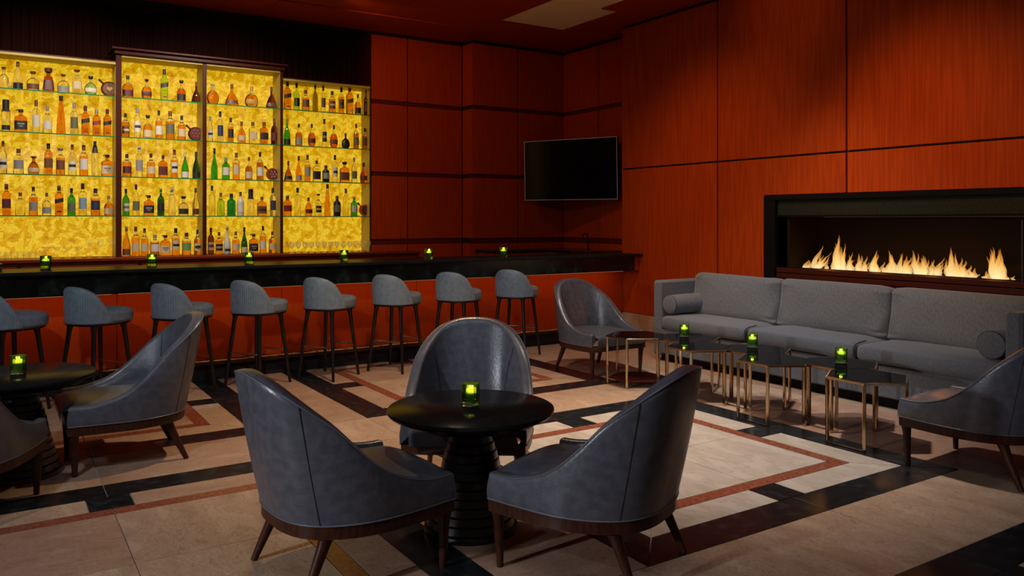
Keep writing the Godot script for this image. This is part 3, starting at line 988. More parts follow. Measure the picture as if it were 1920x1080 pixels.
# ------------------------------------------------------------------ bar
func build_bar() -> void:
	var t := thing("bar_counter", "long dark bar counter with black granite apron, red wood front and candles along its top", "bar counter", W(2.4, 0, 7.8))
	var o := -W(2.4, 0, 7.8)
	for k in 6:
		var x0 := -2.0 + 1.46 * k
		var s := span(Vector3(x0 + 0.002, 0.19, 7.85), Vector3(minf(x0 + 1.458, 6.748), 0.875, 7.90), 0.002)
		put("front_panel", s, M.bar_wood, t, o)
	put("granite_apron", span(Vector3(-2.0, 0.872, 7.52), Vector3(6.66, 1.05, 7.56), 0.003), M.granite, t, o)
	put("underside", span(Vector3(-2.0, 0.875, 7.56), Vector3(6.748, 0.93, 7.90)), M.dark_wood, t, o)
	put("end_block", span(Vector3(6.662, 0.872, 7.53), Vector3(6.745, 1.05, 7.58), 0.003), M.bar_wood, t, o)
	put("countertop", span(Vector3(-2.0, 1.05, 7.46), Vector3(6.748, 1.08, 8.08), 0.006), M.bar_slab, t, o)
	put("bar_body", span(Vector3(-2.0, 0.0, 7.90), Vector3(6.748, 1.05, 8.02)), M.dark_wood, t, o)
	put("foot_ledge", span(Vector3(-2.0, 0.145, 7.79), Vector3(6.748, 0.19, 7.90), 0.006), M.walnut, t, o)
	put("ledge_nosing", span(Vector3(-2.0, 0.178, 7.782), Vector3(6.748, 0.194, 7.80), 0.004), M.gold, t, o)
	put("toe_kick", span(Vector3(-2.0, 0.0, 7.86), Vector3(6.748, 0.145, 7.90)), M.reveal, t, o)
	for k in 4:
		var led := put("unseen_light_strip", span(Vector3(-1.0 + 1.9 * k, 0.864, 7.60), Vector3(0.85 + 1.9 * k, 0.875, 7.63)), M.led, t, o)  # out of view under the counter, lights the bar front
		var l := AreaLight3D.new()
		l.name = "strip_light_%d" % k
		l.area_size = Vector2(1.85, 0.03)
		l.area_normalize_energy = true
		l.light_energy = 0.16
		l.light_color = Color(1.0, 0.74, 0.5)
		l.area_range = 6.0
		l.shadow_enabled = true
		add_child(l)
		l.position = W(-0.075 + 1.9 * k, 0.860, 7.615)
		l.basis = Basis.looking_at(W(0, -0.8, 0.6).normalized(), Vector3.UP)
	# counter behind the bartender
	t = thing("back_counter", "low red wood back counter under the glowing bottle shelves", "counter", W(2.0, 0, 9.8))
	o = -W(2.0, 0, 9.8)
	for k in 5:
		put("cabinet", span(Vector3(-0.9 + 1.12 * k + 0.002, 0.0, 9.52), Vector3(-0.9 + 1.12 * (k + 1) - 0.002, 1.06, 9.795), 0.002), M.back_wood, t, o)
		var d := put("door", span(Vector3(-0.9 + 1.12 * k + 0.02, 0.1, 9.50), Vector3(-0.9 + 1.12 * (k + 1) - 0.02, 1.02, 9.52), 0.003), M.back_wood, t, o)
		put("handle", span(Vector3(-0.9 + 1.12 * (k + 0.5) - 0.08, 0.9, 9.48), Vector3(-0.9 + 1.12 * (k + 0.5) + 0.08, 0.912, 9.492), 0.002), M.chrome, d)
	put("worktop", span(Vector3(-0.9, 1.06, 9.49), Vector3(4.71, 1.09, 9.795), 0.004), M.back_wood, t, o)
	put("shelf_base", span(Vector3(-0.9, 1.0, 9.797), Vector3(4.138, 1.088, 10.14), 0.0), M.back_wood, t, o)
	t = thing("return_counter", "dark service counter in the alcove corner below the television", "counter", W(6.6, 0, 8.9))
	o = -W(6.6, 0, 8.9)
	put("cabinet", span(Vector3(6.45, 0, 8.15), Vector3(7.055, 1.05, 9.535), 0.003), M.bar_wood, t, o)
	put("cabinet", span(Vector3(5.60, 0, 9.10), Vector3(6.448, 1.05, 9.535), 0.003), M.bar_wood, t, o)
	put("worktop", span(Vector3(6.42, 1.05, 8.12), Vector3(7.055, 1.09, 9.535), 0.004), M.granite, t, o)
	put("worktop", span(Vector3(5.56, 1.05, 9.07), Vector3(6.419, 1.09, 9.535), 0.004), M.granite, t, o)
	t = thing("tap", "slim dark gooseneck tap on the alcove service counter", "tap", W(6.80, 1.09, 8.62))
	var s := Sh.new()
	s.tube(PackedVector3Array(spline([Vector3(0, 0, 0), Vector3(0, 0.12, 0), Vector3(-0.01, 0.19, 0), Vector3(-0.05, 0.225, 0), Vector3(-0.09, 0.2, 0), Vector3(-0.095, 0.16, 0)], 5)), 0.008, 8)
	put("spout", s, M.black_metal, t)
	s = Sh.new()
	s.lathe([Vector2(0, 0), Vector2(0.022, 0), Vector2(0.022, 0.012), Vector2(0, 0.02)], 16)
	put("base", s, M.black_metal, t)
	t = thing("service_box", "flat wooden box with silver corner at the left end of the bar", "box", W(-0.25, 1.08, 7.94))
	s = Sh.new()
	s.box(Vector3(0, 0.022, 0), Vector3(0.62, 0.044, 0.22), 0.003)
	put("box_body", s, M.dark_wood, t)
	s = Sh.new()
	s.box(Vector3(0, 0.049, 0), Vector3(0.63, 0.010, 0.23), 0.002)
	put("lid", s, M.walnut, t)
	s = Sh.new()
	s.box(Vector3(0.306, 0.022, 0.108), Vector3(0.016, 0.036, 0.01), 0.002)
	put("corner_clip", s, M.chrome, t)

func build_shelving() -> void:
	var t := thing("bottle_shelving", "four bay back bar shelving with glowing yellow onyx panels and glass shelves", "shelving", W(2.07, 1.088, 9.97))
	var o := -W(2.07, 1.088, 9.97)
	var bays := [[0.022, 1.135, 3.21], [1.195, 2.047, 3.30], [2.093, 2.953, 3.30], [2.989, 4.132, 3.21]]
	var wood: Material = M.bay_wood
	for b in 4:
		var x0: float = bays[b][0]
		var x1: float = bays[b][1]
		var top: float = bays[b][2]
		var pm := QuadMesh.new()
		var s := Sh.new()
		s.begin()
		var p := W(x0, 1.09, 10.105)
		var q := W(x1, top, 10.105)
		# one bright face with its own cut of the stone, on a slab with thickness
		var u := Vector2(x0 * 0.62, 0.0)
		var v := Vector2(x1 * 0.62, (top - 1.09) * 0.62)
		s.quad(Vector3(p.x, p.y, p.z), Vector3(q.x, p.y, p.z), Vector3(q.x, q.y, p.z), Vector3(p.x, q.y, p.z), 0, u, v)
		s.quad(Vector3(p.x, p.y, p.z - 0.02), Vector3(q.x, p.y, p.z - 0.02), Vector3(q.x, q.y, p.z - 0.02), Vector3(p.x, q.y, p.z - 0.02), 0, u, v)
		s.quad(Vector3(p.x, q.y, p.z), Vector3(q.x, q.y, p.z), Vector3(q.x, q.y, p.z - 0.02), Vector3(p.x, q.y, p.z - 0.02), 0)
		put("onyx_light_panel", s, M.onyx, t, o)
		put("top_board", span(Vector3(x0, top, 9.80), Vector3(x1, top + 0.025, 10.14), 0.0), wood, t, o)
		put("side_panel", span(Vector3(x0 - 0.012, 1.09, 9.806), Vector3(x0, top, 10.14), 0.0), wood, t, o)
		put("side_panel", span(Vector3(x1, 1.09, 9.806), Vector3(x1 + 0.012, top, 10.14), 0.0), wood, t, o)
		for y in [2.865, 2.42, 1.98, 1.547]:
			var sh := put("glass_shelf", span(Vector3(x0 + 0.002, y - 0.012, 9.816), Vector3(x1 - 0.002, y, 10.10), 0.0), M.shelf_glass, t, o)
			put("green_edge", span(Vector3(x0 + 0.002, y - 0.012, 9.812), Vector3(x1 - 0.002, y, 9.8155), 0.0), M.shelf_edge, sh)
	for p in [[0.01, 0.020, 3.235], [1.165, 0.056, 3.325], [2.07, 0.044, 3.325], [2.971, 0.034, 3.325], [4.137, 0.010, 3.235]]:
		put("post", span(Vector3(p[0] - p[1] / 2, 1.09, 9.795), Vector3(p[0] + p[1] / 2, p[2], 9.83), 0.003), M.dark_wood, t, o)
	put("head_rail", span(Vector3(0.0, 3.235, 9.797), Vector3(1.137, 3.25, 10.14), 0.002), M.dark_wood, t, o)
	put("head_rail", span(Vector3(2.988, 3.235, 9.797), Vector3(4.138, 3.25, 10.14), 0.002), M.dark_wood, t, o)
	put("cornice", span(Vector3(1.12, 3.325, 9.76), Vector3(3.0, 3.37, 10.14), 0.004), M.dark_wood, t, o)
	put("cornice", span(Vector3(1.09, 3.37, 9.72), Vector3(3.03, 3.395, 10.14), 0.004), M.dark_wood, t, o)
	# dark curtain above and behind
	var s := Sh.new()
	var rows := [PackedVector3Array(), PackedVector3Array()]
	var rng := RandomNumberGenerator.new()
	rng.seed = 12
	var x := -1.0
	while x < 4.12:
		var wd := rng.randf_range(0.05, 0.10)
		var dp := rng.randf_range(0.02, 0.045)
		for k in 6:
			var f := k / 6.0
			var z := 10.25 - dp * (0.5 - 0.5 * cos(f * TAU))
			rows[0].push_back(W(x + wd * f, 1.2, z))
			rows[1].push_back(W(x + wd * f, 3.945, z))
		x += wd
	s.grid(rows, false, 0)
	tag(put("curtain", s, M.curtain), "dark pleated curtain hanging above and behind the bottle shelves", "curtain")

# ------------------------------------------------------------------ bottles
# outlines as [share of half width, share of height]; the last point is where the cap starts
var outline := {
	"wine": [[0.94, 0.0], [1.0, 0.015], [1.0, 0.54], [0.96, 0.60], [0.80, 0.66], [0.50, 0.71], [0.33, 0.76], [0.29, 0.82], [0.29, 0.93]],
	"tall": [[0.94, 0.0], [1.0, 0.015], [1.0, 0.63], [0.93, 0.68], [0.66, 0.72], [0.42, 0.76], [0.36, 0.80], [0.36, 0.92]],
	"square": [[0.94, 0.0], [1.0, 0.015], [1.0, 0.66], [0.93, 0.70], [0.55, 0.755], [0.38, 0.79], [0.37, 0.92]],
	"squat": [[0.95, 0.0], [1.0, 0.02], [1.0, 0.42], [0.93, 0.52], [0.62, 0.61], [0.30, 0.67], [0.25, 0.72], [0.25, 0.88]],
	"flask": [[0.95, 0.0], [1.0, 0.02], [1.0, 0.60], [0.92, 0.68], [0.55, 0.73], [0.30, 0.76], [0.27, 0.88]],
	"round": [[0.40, 0.0], [0.62, 0.02], [0.90, 0.12], [1.0, 0.28], [0.95, 0.43], [0.72, 0.56], [0.38, 0.64], [0.22, 0.69], [0.20, 0.86]],
	"bell": [[0.93, 0.0], [1.0, 0.03], [0.97, 0.13], [0.80, 0.31], [0.52, 0.49], [0.27, 0.60], [0.20, 0.68], [0.19, 0.90]],
	"cone": [[0.96, 0.0], [1.0, 0.015], [0.90, 0.25], [0.68, 0.55], [0.46, 0.80], [0.36, 0.90]],
	"champ": [[0.95, 0.0], [1.0, 0.015], [1.0, 0.30], [0.90, 0.43], [0.62, 0.57], [0.36, 0.69], [0.28, 0.78], [0.27, 0.92]],
	"slim": [[0.95, 0.0], [1.0, 0.015], [1.0, 0.66], [0.80, 0.70], [0.72, 0.72]],
	"wedge": [[0.97, 0.0], [1.0, 0.015], [0.72, 0.62], [0.60, 0.655], [0.36, 0.68], [0.36, 0.82]],
	"bulge": [[0.80, 0.0], [0.88, 0.02], [1.0, 0.22], [0.98, 0.36], [0.70, 0.55], [0.40, 0.66], [0.28, 0.72], [0.27, 0.90]],
}
var shape_word := {"wine": "round-shouldered", "tall": "straight", "square": "square", "squat": "squat", "flask": "wide", "round": "round", "bell": "bell-shaped", "cone": "tall tapering", "champ": "sloping-shouldered", "slim": "slim", "wedge": "wedge-shaped", "bulge": "bulging", "disc": "disc-shaped"}
var glass_mats := {}
var paint := {}

func bottle_colours() -> void:
	for e in [["clear", 0.93, 0.90, 0.78], ["pale", 0.93, 0.88, 0.45], ["amber", 0.85, 0.35, 0.035], ["orange", 0.92, 0.36, 0.02], ["red", 0.75, 0.16, 0.02], ["brown", 0.52, 0.17, 0.03], ["dark", 0.16, 0.04, 0.015], ["green", 0.05, 0.45, 0.10], ["lime", 0.50, 0.80, 0.12], ["darkgreen", 0.02, 0.12, 0.04], ["teal", 0.02, 0.30, 0.22], ["olive", 0.28, 0.22, 0.04], ["blue", 0.45, 0.75, 0.70]]:
		glass_mats[e[0]] = glass(lin(e[1], e[2], e[3]), 0.97, 0.03)
	glass_mats["white"] = solid(lin(0.5, 0.48, 0.42), 0.4)
	glass_mats["black"] = solid(lin(0.015, 0.012, 0.012), 0.2)
	for e in [["black", 0.012, 0.010, 0.012], ["white", 0.55, 0.52, 0.45], ["cream", 0.50, 0.40, 0.24], ["grey", 0.22, 0.21, 0.20], ["red", 0.17, 0.018, 0.014], ["maroon", 0.08, 0.012, 0.012], ["brown", 0.12, 0.045, 0.018], ["navy", 0.02, 0.025, 0.07], ["blue", 0.18, 0.26, 0.38], ["silver", 0.4, 0.4, 0.38], ["olive", 0.10, 0.11, 0.06], ["green", 0.10, 0.28, 0.10], ["gold", 0.45, 0.28, 0.06], ["pink", 0.32, 0.12, 0.12]]:
		paint[e[0]] = solid(lin(e[1], e[2], e[3]), 0.5)

func radius_at(prof: Array, f: float) -> float:
	for i in prof.size() - 1:
		if f <= prof[i + 1][1]:
			return lerpf(prof[i][0], prof[i + 1][0], clampf((f - prof[i][1]) / maxf(prof[i + 1][1] - prof[i][1], 1e-5), 0, 1))
	return prof[prof.size() - 1][0]

# label patch on the side towards the room
func patch(prof: Array, hw: float, h: float, flat: float, pw: float, f0: float, f1: float, arc: float, slope: float) -> Sh:
	var s := Sh.new()
	var rows := []
	for i in 5:
		var row := PackedVector3Array()
		for j in 13:
			var a := PI / 2 + deg_to_rad(arc) * (j / 6.0 - 1.0)
			var f := lerpf(f0, f1, i / 4.0) - slope * (j / 6.0 - 1.0)
			var c := cos(a)
			var sn := sin(a)
			var k := 1.0 if pw == 2.0 else pow(pow(absf(c), pw) + pow(absf(sn), pw), -1.0 / pw)
			var r := radius_at(prof, f) * hw * k + 0.0012
			row.push_back(Vector3(r * c, f * h, r * sn * flat + 0.0004))
		rows.push_back(row)
	s.begin()
	s.grid(rows, false, 0)
	return s

func bottle(kind: String, hw: float, h: float, col: String, lab: String, cap: String, at: Vector3, label: String) -> void:
	var parts := lab.split("/")
	var t := thing("bottle", label, "bottle", at, 0.0, "bottles on the glowing back bar shelves")
	if kind == "disc":
		disc_bottle(t, hw, h, col, parts)
		return
	var prof: Array = outline[kind]
	var pw := 4.5 if kind in ["square", "wedge"] else (3.2 if kind == "flask" else 2.0)
	var flat: float = {"flask": 0.55, "round": 0.7, "bell": 0.6, "squat": 0.85, "wedge": 0.8}.get(kind, 1.0)
	var neck_clear: bool = col in ["amber", "orange", "red", "brown"] and kind in ["squat", "wine", "tall", "round"]
	var cut := prof.size() - 1
	var body := []
	var neck := []
	var lim := 0.63 if kind in ["wine", "tall"] else 0.6
	body.push_back(Vector2(0, 0.0))
	for p in prof:
		if neck_clear and p[1] > lim:
			if neck.is_empty():
				var r := radius_at(prof, lim)
				body.push_back(Vector2(r * hw, lim * h))
				neck.push_back(Vector2(0, lim * h + 0.0006))
				neck.push_back(Vector2(r * hw, lim * h + 0.0006))
			neck.push_back(Vector2(p[0] * hw, p[1] * h))
		else:
			body.push_back(Vector2(p[0] * hw, p[1] * h))
	body.push_back(Vector2(0, body[body.size() - 1].y))
	var s := Sh.new()
	s.lathe(body, 24, Vector3.ZERO, 1.0, flat, pw)
	put("glass_body", s, glass_mats[col], t)
	if not neck.is_empty():
		neck.push_back(Vector2(0, neck[neck.size() - 1].y))
		s = Sh.new()
		s.lathe(neck, 20, Vector3.ZERO, 1.0, flat, pw)
		put("neck", s, glass_mats.clear, t)
	# cap
	var cr: float = maxf(prof[cut][0] * hw + 0.0015, 0.009)
	var c0: float = prof[cut][1] * h
	s = Sh.new()
	var capmat: Material = paint.get(cap.split("-")[0], paint.black)
	if cap.ends_with("-ball"):
		s.lathe([Vector2(0, c0 - 0.004), Vector2(cr * 0.9, c0 - 0.004), Vector2(cr * 0.9, c0 + 0.003), Vector2(cr * 1.5, c0 + 0.010), Vector2(cr * 1.75, (c0 + h) / 2 + 0.004), Vector2(cr * 1.3, h - 0.004), Vector2(0, h)], 14)
	elif cap.ends_with("-wide"):
		s.lathe([Vector2(0, c0 - 0.004), Vector2(cr, c0 - 0.004), Vector2(cr * 1.6, c0 + 0.006), Vector2(cr * 1.75, h - 0.003), Vector2(cr * 1.6, h), Vector2(0, h)], 14)
	elif cap.ends_with("-pour"):
		s.lathe([Vector2(0, c0 - 0.004), Vector2(cr * 1.35, c0 - 0.004), Vector2(cr * 1.35, h - 0.004), Vector2(cr, h), Vector2(0, h)], 14)
		s.tube(PackedVector3Array([Vector3(0, h - 0.01, 0), Vector3(-cr * 1.6, h - 0.004, 0), Vector3(-cr * 2.3, h - 0.018, 0)]), 0.006, 6)
	elif cap.ends_with("-long"):
		var l0 := 0.66 * h
		s.lathe([Vector2(0, l0), Vector2(hw * 0.98, l0), Vector2(hw * 0.82, l0 + 0.03), Vector2(hw * 0.42, h - 0.03), Vector2(hw * 0.5, h - 0.002), Vector2(hw * 0.45, h), Vector2(0, h)], 16)
	else:
		var l0 := c0 - 0.10 * h
		if kind in ["cone", "round", "squat", "flask", "wedge"]:
			l0 = c0 - 0.012
		s.lathe([Vector2(0, l0), Vector2(cr + 0.001, l0), Vector2(cr + 0.001, h - 0.002), Vector2(cr - 0.001, h), Vector2(0, h)], 14)
	put("cap", s, capmat, t)
	# paper labels: colour, or colour~ for a slanting band, + for a second colour
	if parts[0] != "none":
		var span_: Array = {"wine": [0.16, 0.46], "tall": [0.20, 0.55], "square": [0.22, 0.52], "squat": [0.08, 0.36], "flask": [0.12, 0.50], "round": [0.17, 0.37], "bell": [0.10, 0.26], "cone": [0.05, 0.16], "champ": [0.04, 0.25], "slim": [0.05, 0.2], "wedge": [0.1, 0.5], "bulge": [0.14, 0.36]}[kind]
		var slope := 0.0
		var cname := parts[0]
		if cname.ends_with("~"):
			cname = cname.trim_suffix("~")
			slope = 0.035
			span_ = [0.42, 0.56]
		put("paper_label", patch(prof, hw, h, flat, pw, span_[0], span_[1], 62.0, slope), paint[cname], t)
		if parts.size() > 1:
			var mid: float = lerpf(span_[0], span_[1], 0.5)
			var b0 := mid - 0.04
			var b1 := mid + 0.045
			if slope > 0.0:
				b0 = 0.10
				b1 = 0.15
			var o := put("label_band", patch(prof, hw + 0.0012, h, flat, pw, b0, b1, 50.0 if slope == 0.0 else 26.0, 0.0), paint[parts[1]], t)
	if cap.ends_with("-pour"):
		for k in 2:
			print_on(t, ["KNOB", "CREEK"][k], 0.016 if k == 0 else 0.009, Vector3(0, h * (0.37 if k == 0 else 0.27), hw * flat + 0.003), paint.white if parts[0] == "black" else paint.black)
	elif parts.size() > 2:
		print_on(t, parts[2], 0.045, Vector3(0, h * 0.31, hw * flat + 0.003), paint.red if parts[1] == "red" else paint.black)

func print_on(t: Node3D, words: String, size: float, at: Vector3, mat: Material) -> void:
	var tm := TextMesh.new()
	tm.text = words
	tm.font_size = 32
	tm.pixel_size = size / 23.0
	tm.depth = 0.0008
	tm.curve_step = 4.0
	put("lettering", tm, mat, t, at)

func disc_bottle(t: Node3D, r: float, h: float, col: String, parts: PackedStringArray) -> void:
	var turn := Basis(Vector3.RIGHT, PI / 2)
	var s := Sh.new()
	s.lathe([Vector2(0, -0.028), Vector2(r * 0.86, -0.028), Vector2(r * 0.97, -0.018), Vector2(r, 0), Vector2(r * 0.97, 0.018), Vector2(r * 0.86, 0.028), Vector2(0, 0.028)], 40)
	for i in s.v.size():
		s.v[i] = turn * s.v[i] + Vector3(0, r, 0)
	put("glass_body", s, glass_mats[col], t)
	s = Sh.new()
	var d := Vector3(-0.72, 0.69, 0)
	s.tube(PackedVector3Array([Vector3(0, r, 0) + d * (r - 0.006), Vector3(0, r, 0) + d * (r + 0.030)]), 0.011, 12)
	put("neck", s, glass_mats[col], t)
	s = Sh.new()
	s.tube(PackedVector3Array([Vector3(0, r, 0) + d * (r + 0.031), Vector3(0, r, 0) + d * (r + 0.062)]), 0.0125, 12)
	put("cap", s, paint.black, t)
	s = Sh.new()
	s.lathe([Vector2(0, 0), Vector2(r * 0.80, 0), Vector2(r * 0.80, 0.002), Vector2(0, 0.003)], 32)
	for i in s.v.size():
		s.v[i] = turn * s.v[i] + Vector3(0, r, 0.029)
	put("emblem", s, paint[parts[0]], t)
	if parts.size() > 1:
		if parts[1] == "mosaic":
			for k in 7:
				s = Sh.new()
				var a := TAU * k / 6.0
				var c := Vector3(cos(a), sin(a), 0) * r * 0.45 if k < 6 else Vector3.ZERO
				s.pillow(Vector3(0, r, 0.033) + c, Vector3(r * 0.33, r * 0.33, 0.004), 1.0, 1.0, Basis.IDENTITY, 10, 6)
				put("stud", s, paint.pink if parts[2] == "pink" else paint.red, t)
		elif parts[1] == "heart":
			s = Sh.new()
			var poly := PackedVector2Array()
			for k in 24:
				var a := TAU * k / 24
				poly.push_back(Vector2(16.0 * pow(sin(a), 3.0), -(13.0 * cos(a) - 5.0 * cos(2 * a) - 2.0 * cos(3 * a) - cos(4 * a))) * r * 0.022)
			s.prism(poly, 0, 0.003)
			for i in s.v.size():
				s.v[i] = Vector3(s.v[i].x, -s.v[i].z + r, s.v[i].y + 0.032)
			put("heart", s, paint.gold, t)
		elif parts[1] == "ring":
			for k in 2:
				s = Sh.new()
				var ring := PackedVector3Array()
				for j in 32:
					var a := TAU * j / 32
					ring.push_back(Vector3(cos(a) * r * (0.35 + 0.3 * k), r + sin(a) * r * (0.35 + 0.3 * k), 0.0325))
				s.tube(ring, 0.0025, 6, true)
				put("ring", s, paint.red, t)

func build_bottles() -> void:
	bottle_colours()
	var shelf_y := [2.865, 2.42, 1.98, 1.547, 1.09]
	var shelf_name := ["top shelf", "second shelf", "third shelf", "fourth shelf", "back counter"]
	var bay_name := ["far left bay", "centre left bay", "centre right bay", "far right bay"]
	var ordinal := ["first", "second", "third", "fourth", "fifth", "sixth", "seventh", "eighth", "ninth", "tenth"]
	# per bay, per shelf: pixel x, pixel y of the top, width in pixels, outline, glass, labels, cap
	var rows := [
		[["6.8 125 17 squat clear none brown-ball", "33.5 116 17 champ clear black brown", "61.7 134 21 squat pale brown brown-wide", "90.8 128 20 wedge brown maroon maroon-wide", "118.6 139 20 squat pale grey brown-ball", "144.3 131 15.5 square clear cream brown-wide", "170 143 21 round blue white black-wide", "205 150 29 disc dark brown/heart black"],
		["11 187 14.5 slim clear black black", "39 205 21 flask amber black black-pour", "67.7 188 13 tall clear white brown", "89 199 15 wine clear white grey", "114.4 180 16 cone amber none black", "139 192.7 13 tall clear olive grey", "160 198.5 13.5 square amber black~/red maroon", "181 205 13.5 square amber red~/red grey", "201 205 13 square amber black~/red maroon"],
		["5.8 264 13 wine clear white/black brown", "34.7 279 17 tall clear grey brown", "63 293 19.5 bulge brown cream brown-wide", "90.7 269 14 square amber brown black", "113.4 278 15 tall amber brown grey-wide", "135.4 271 14 wine clear white/black brown", "157 272 14.4 tall orange white brown", "178 265 11.5 slim clear none black-long", "201 290 20 flask amber cream black-pour"],
		["12 345 14 square amber maroon brown", "38 361 16.5 wine pale none brown", "62.5 350 15 wine amber grey brown", "87.5 361.5 15 squat clear grey brown", "110.6 348 14 square amber black~/black brown", "134 353 14 wine green olive black", "155 344 14 tall pale blue darkgreen", "179 353.5 16 tall amber navy black", "203.7 367 16 squat amber cream grey"],
		[]],
		[["239.6 142 19.5 squat amber maroon black", "275 148 18.5 round amber maroon black-ball", "308 130 13 square lime black~/red black", "340 151 15.7 squat red black black-wide", "368 154 17.6 bell dark none brown"],
		["235.4 212.6 14 wine amber brown/cream black", "257.6 201.5 12 tall clear white/navy grey", "277 216 15.7 squat amber cream black-wide", "297.8 207 13 wine amber white black", "319 208.5 15.7 tall amber olive brown", "340.7 217 14.4 wine amber cream black", "366.5 233 27 disc dark maroon/mosaic/red black"],
		["238 289 16 wine amber maroon black", "261 274 12.6 tall pale grey silver", "283 288 15 wine amber cream black", "305.7 291 16 flask amber maroon black", "327 281 12.6 tall amber white/black red", "347 284.7 13 champ green white cream", "367.6 284.7 13 champ darkgreen black/black black"],
		["236 354 12.6 wine green silver/olive black", "255 345.7 12.6 wine pale olive black", "279 366 18 flask amber black black-pour", "301.6 354 12.6 wine darkgreen black green", "322.4 352 12 tall clear none silver", "344 368 18 squat clear black black-wide", "366.8 352 12 champ pale maroon brown"],
		["237 425 14.7 champ amber brown grey", "254.4 425 14.4 wine amber cream brown", "271 428 13.4 wine amber cream brown", "290.4 440 16 tall brown white grey", "310 440.6 18 flask amber cream black-pour", "329.5 428 14 tall amber cream/black black", "349.7 436.5 16 tall orange green black", "370 431 12 wine amber cream/black/8 black"]],
		[["399 156 22 round orange none silver-ball", "434.8 158 25.5 bell orange brown brown", "471.6 162.5 25 round orange gold gold", "509 163 21 bell dark brown brown"],
		["394 218 9.5 wine clear white/black grey", "412.8 209 11 tall clear navy black", "432.5 221 10.5 tall amber black black", "453 228 15 bulge amber cream brown", "474 229 13.7 square pale cream brown", "495 229 14 square amber black/black brown", "514 222 12 wine dark maroon brown"],
		["402 278 12 champ green none pale", "423.5 295.5 14 tall green white green", "443 286.7 12.6 tall orange cream brown", "466.7 294.4 13.4 squat brown cream brown", "487.5 285 12.6 wine brown white black", "511 309 24 disc brown maroon/mosaic/pink black"],
		["397.5 348 11.4 wine pale none black", "414 361.6 13.4 wine lime none brown", "433.7 363 15.5 tall teal none darkgreen", "451 360 12.6 wine white white brown", "470 354.5 11 slim clear none black", "491 369 17.5 flask amber brown/black brown", "511.5 352.5 10.6 tall clear navy navy"],
		["395.4 427 12 wine dark cream/red/7 black", "410.7 435 14 wine amber black/grey brown", "426 424.7 12.6 champ white silver/black silver", "442 434 13.4 wine amber cream brown", "458 426 12 champ darkgreen cream black", "475.5 438.6 16.7 flask amber black black-pour", "493 423.7 12 wine amber white maroon", "510.5 434 12.6 wine amber cream red"]],
		[["539 152.5 12.3 square amber black~/red black", "556 156 11.3 wine lime black black", "573 169 13.4 tall amber brown brown", "591 158 10 wine olive none black", "606 161.5 8.5 tall clear brown brown", "622.7 171 12.3 tall amber brown/cream black", "640 164 10.4 tall amber brown/black black", "655.6 163 12.3 square amber brown~/cream brown", "671 177 12 squat amber black black", "686.6 169 10 wine dark maroon maroon"],
		["538 223 13 champ green black green", "560.3 232 13 squat brown grey black", "584.6 232 14.5 round red maroon black", "608 223 9 tall clear black/grey black", "626 234.7 15 round red brown black", "648 249.6 15.7 round black black black", "667.7 232 10 wine brown olive maroon", "684 240.5 10 tall amber maroon black"],
		["540.7 302 16 bell brown black maroon", "560 292.6 11 champ orange grey black", "576.5 290.7 11 tall amber grey brown", "593.8 301 14.4 flask pale black black", "611 310 13 tall black grey black", "628 290.7 10 tall clear white/black black", "646 303.7 18 flask orange brown black-wide", "664 295.6 10 wine clear olive grey", "681.7 305 14 bulge red maroon black"],
		["539 367 14 square orange red brown", "558 352 11.7 tall pale none black", "578.4 370 14.4 bulge orange maroon brown", "596.7 363.6 12 wine pale black/gold brown-wide", "614 345.7 12 cone amber none black", "632 367 13.6 tall black olive brown", "648.4 353.5 10 tall pale none brown", "663.8 369 12.4 tall green silver green", "683.8 380 22 disc red maroon/ring/red black"],
		[]]]
	var colour_word := {"clear": "clear", "pale": "pale yellow", "amber": "amber", "orange": "orange", "red": "red brown", "brown": "brown", "dark": "dark brown", "green": "green", "lime": "yellow green", "darkgreen": "dark green", "teal": "teal", "olive": "olive", "blue": "pale blue", "white": "white", "black": "black"}
	for b in 4:
		for r in 5:
			for k in rows[b][r].size():
				var e: PackedStringArray = rows[b][r][k].split(" ")
				var n := 9.945 if r < 4 else 9.93
				var p := on_n(float(e[0]), float(e[1]), n)
				var depth: float = p.x * side.x + n * side.y
				var hw: float = float(e[2]) * depth / FOCAL / 2.0
				var y: float = shelf_y[r]
				var h: float = p.y - y
				var lab := e[5].split("/")[0].trim_suffix("~")
				var text := "%s %s bottle" % [colour_word[e[4]], shape_word[e[3]]]
				if lab != "none" and e[3] != "disc":
					text += " with %s label" % lab
				text += ", %s from left on %s, %s" % [ordinal[k], shelf_name[r], bay_name[b]]
				bottle(e[3], hw, h, e[4], e[5], e[6], Vector3(p.x, y + 0.0005, p.z), text)

func goblet(r: float, h: float, stem: float) -> Sh:
	var s := Sh.new()
	s.lathe([Vector2(0, 0), Vector2(r * 0.8, 0), Vector2(r * 0.8, 0.002), Vector2(0.005, 0.008), Vector2(0.0035, stem * 0.5), Vector2(0.0045, stem), Vector2(r * 0.7, stem + (h - stem) * 0.3), Vector2(r, stem + (h - stem) * 0.65), Vector2(r * 0.93, h), Vector2(r * 0.90, h), Vector2(r * 0.96, stem + (h - stem) * 0.65), Vector2(r * 0.66, stem + (h - stem) * 0.32), Vector2(0, stem + 0.006)], 24)
	return s

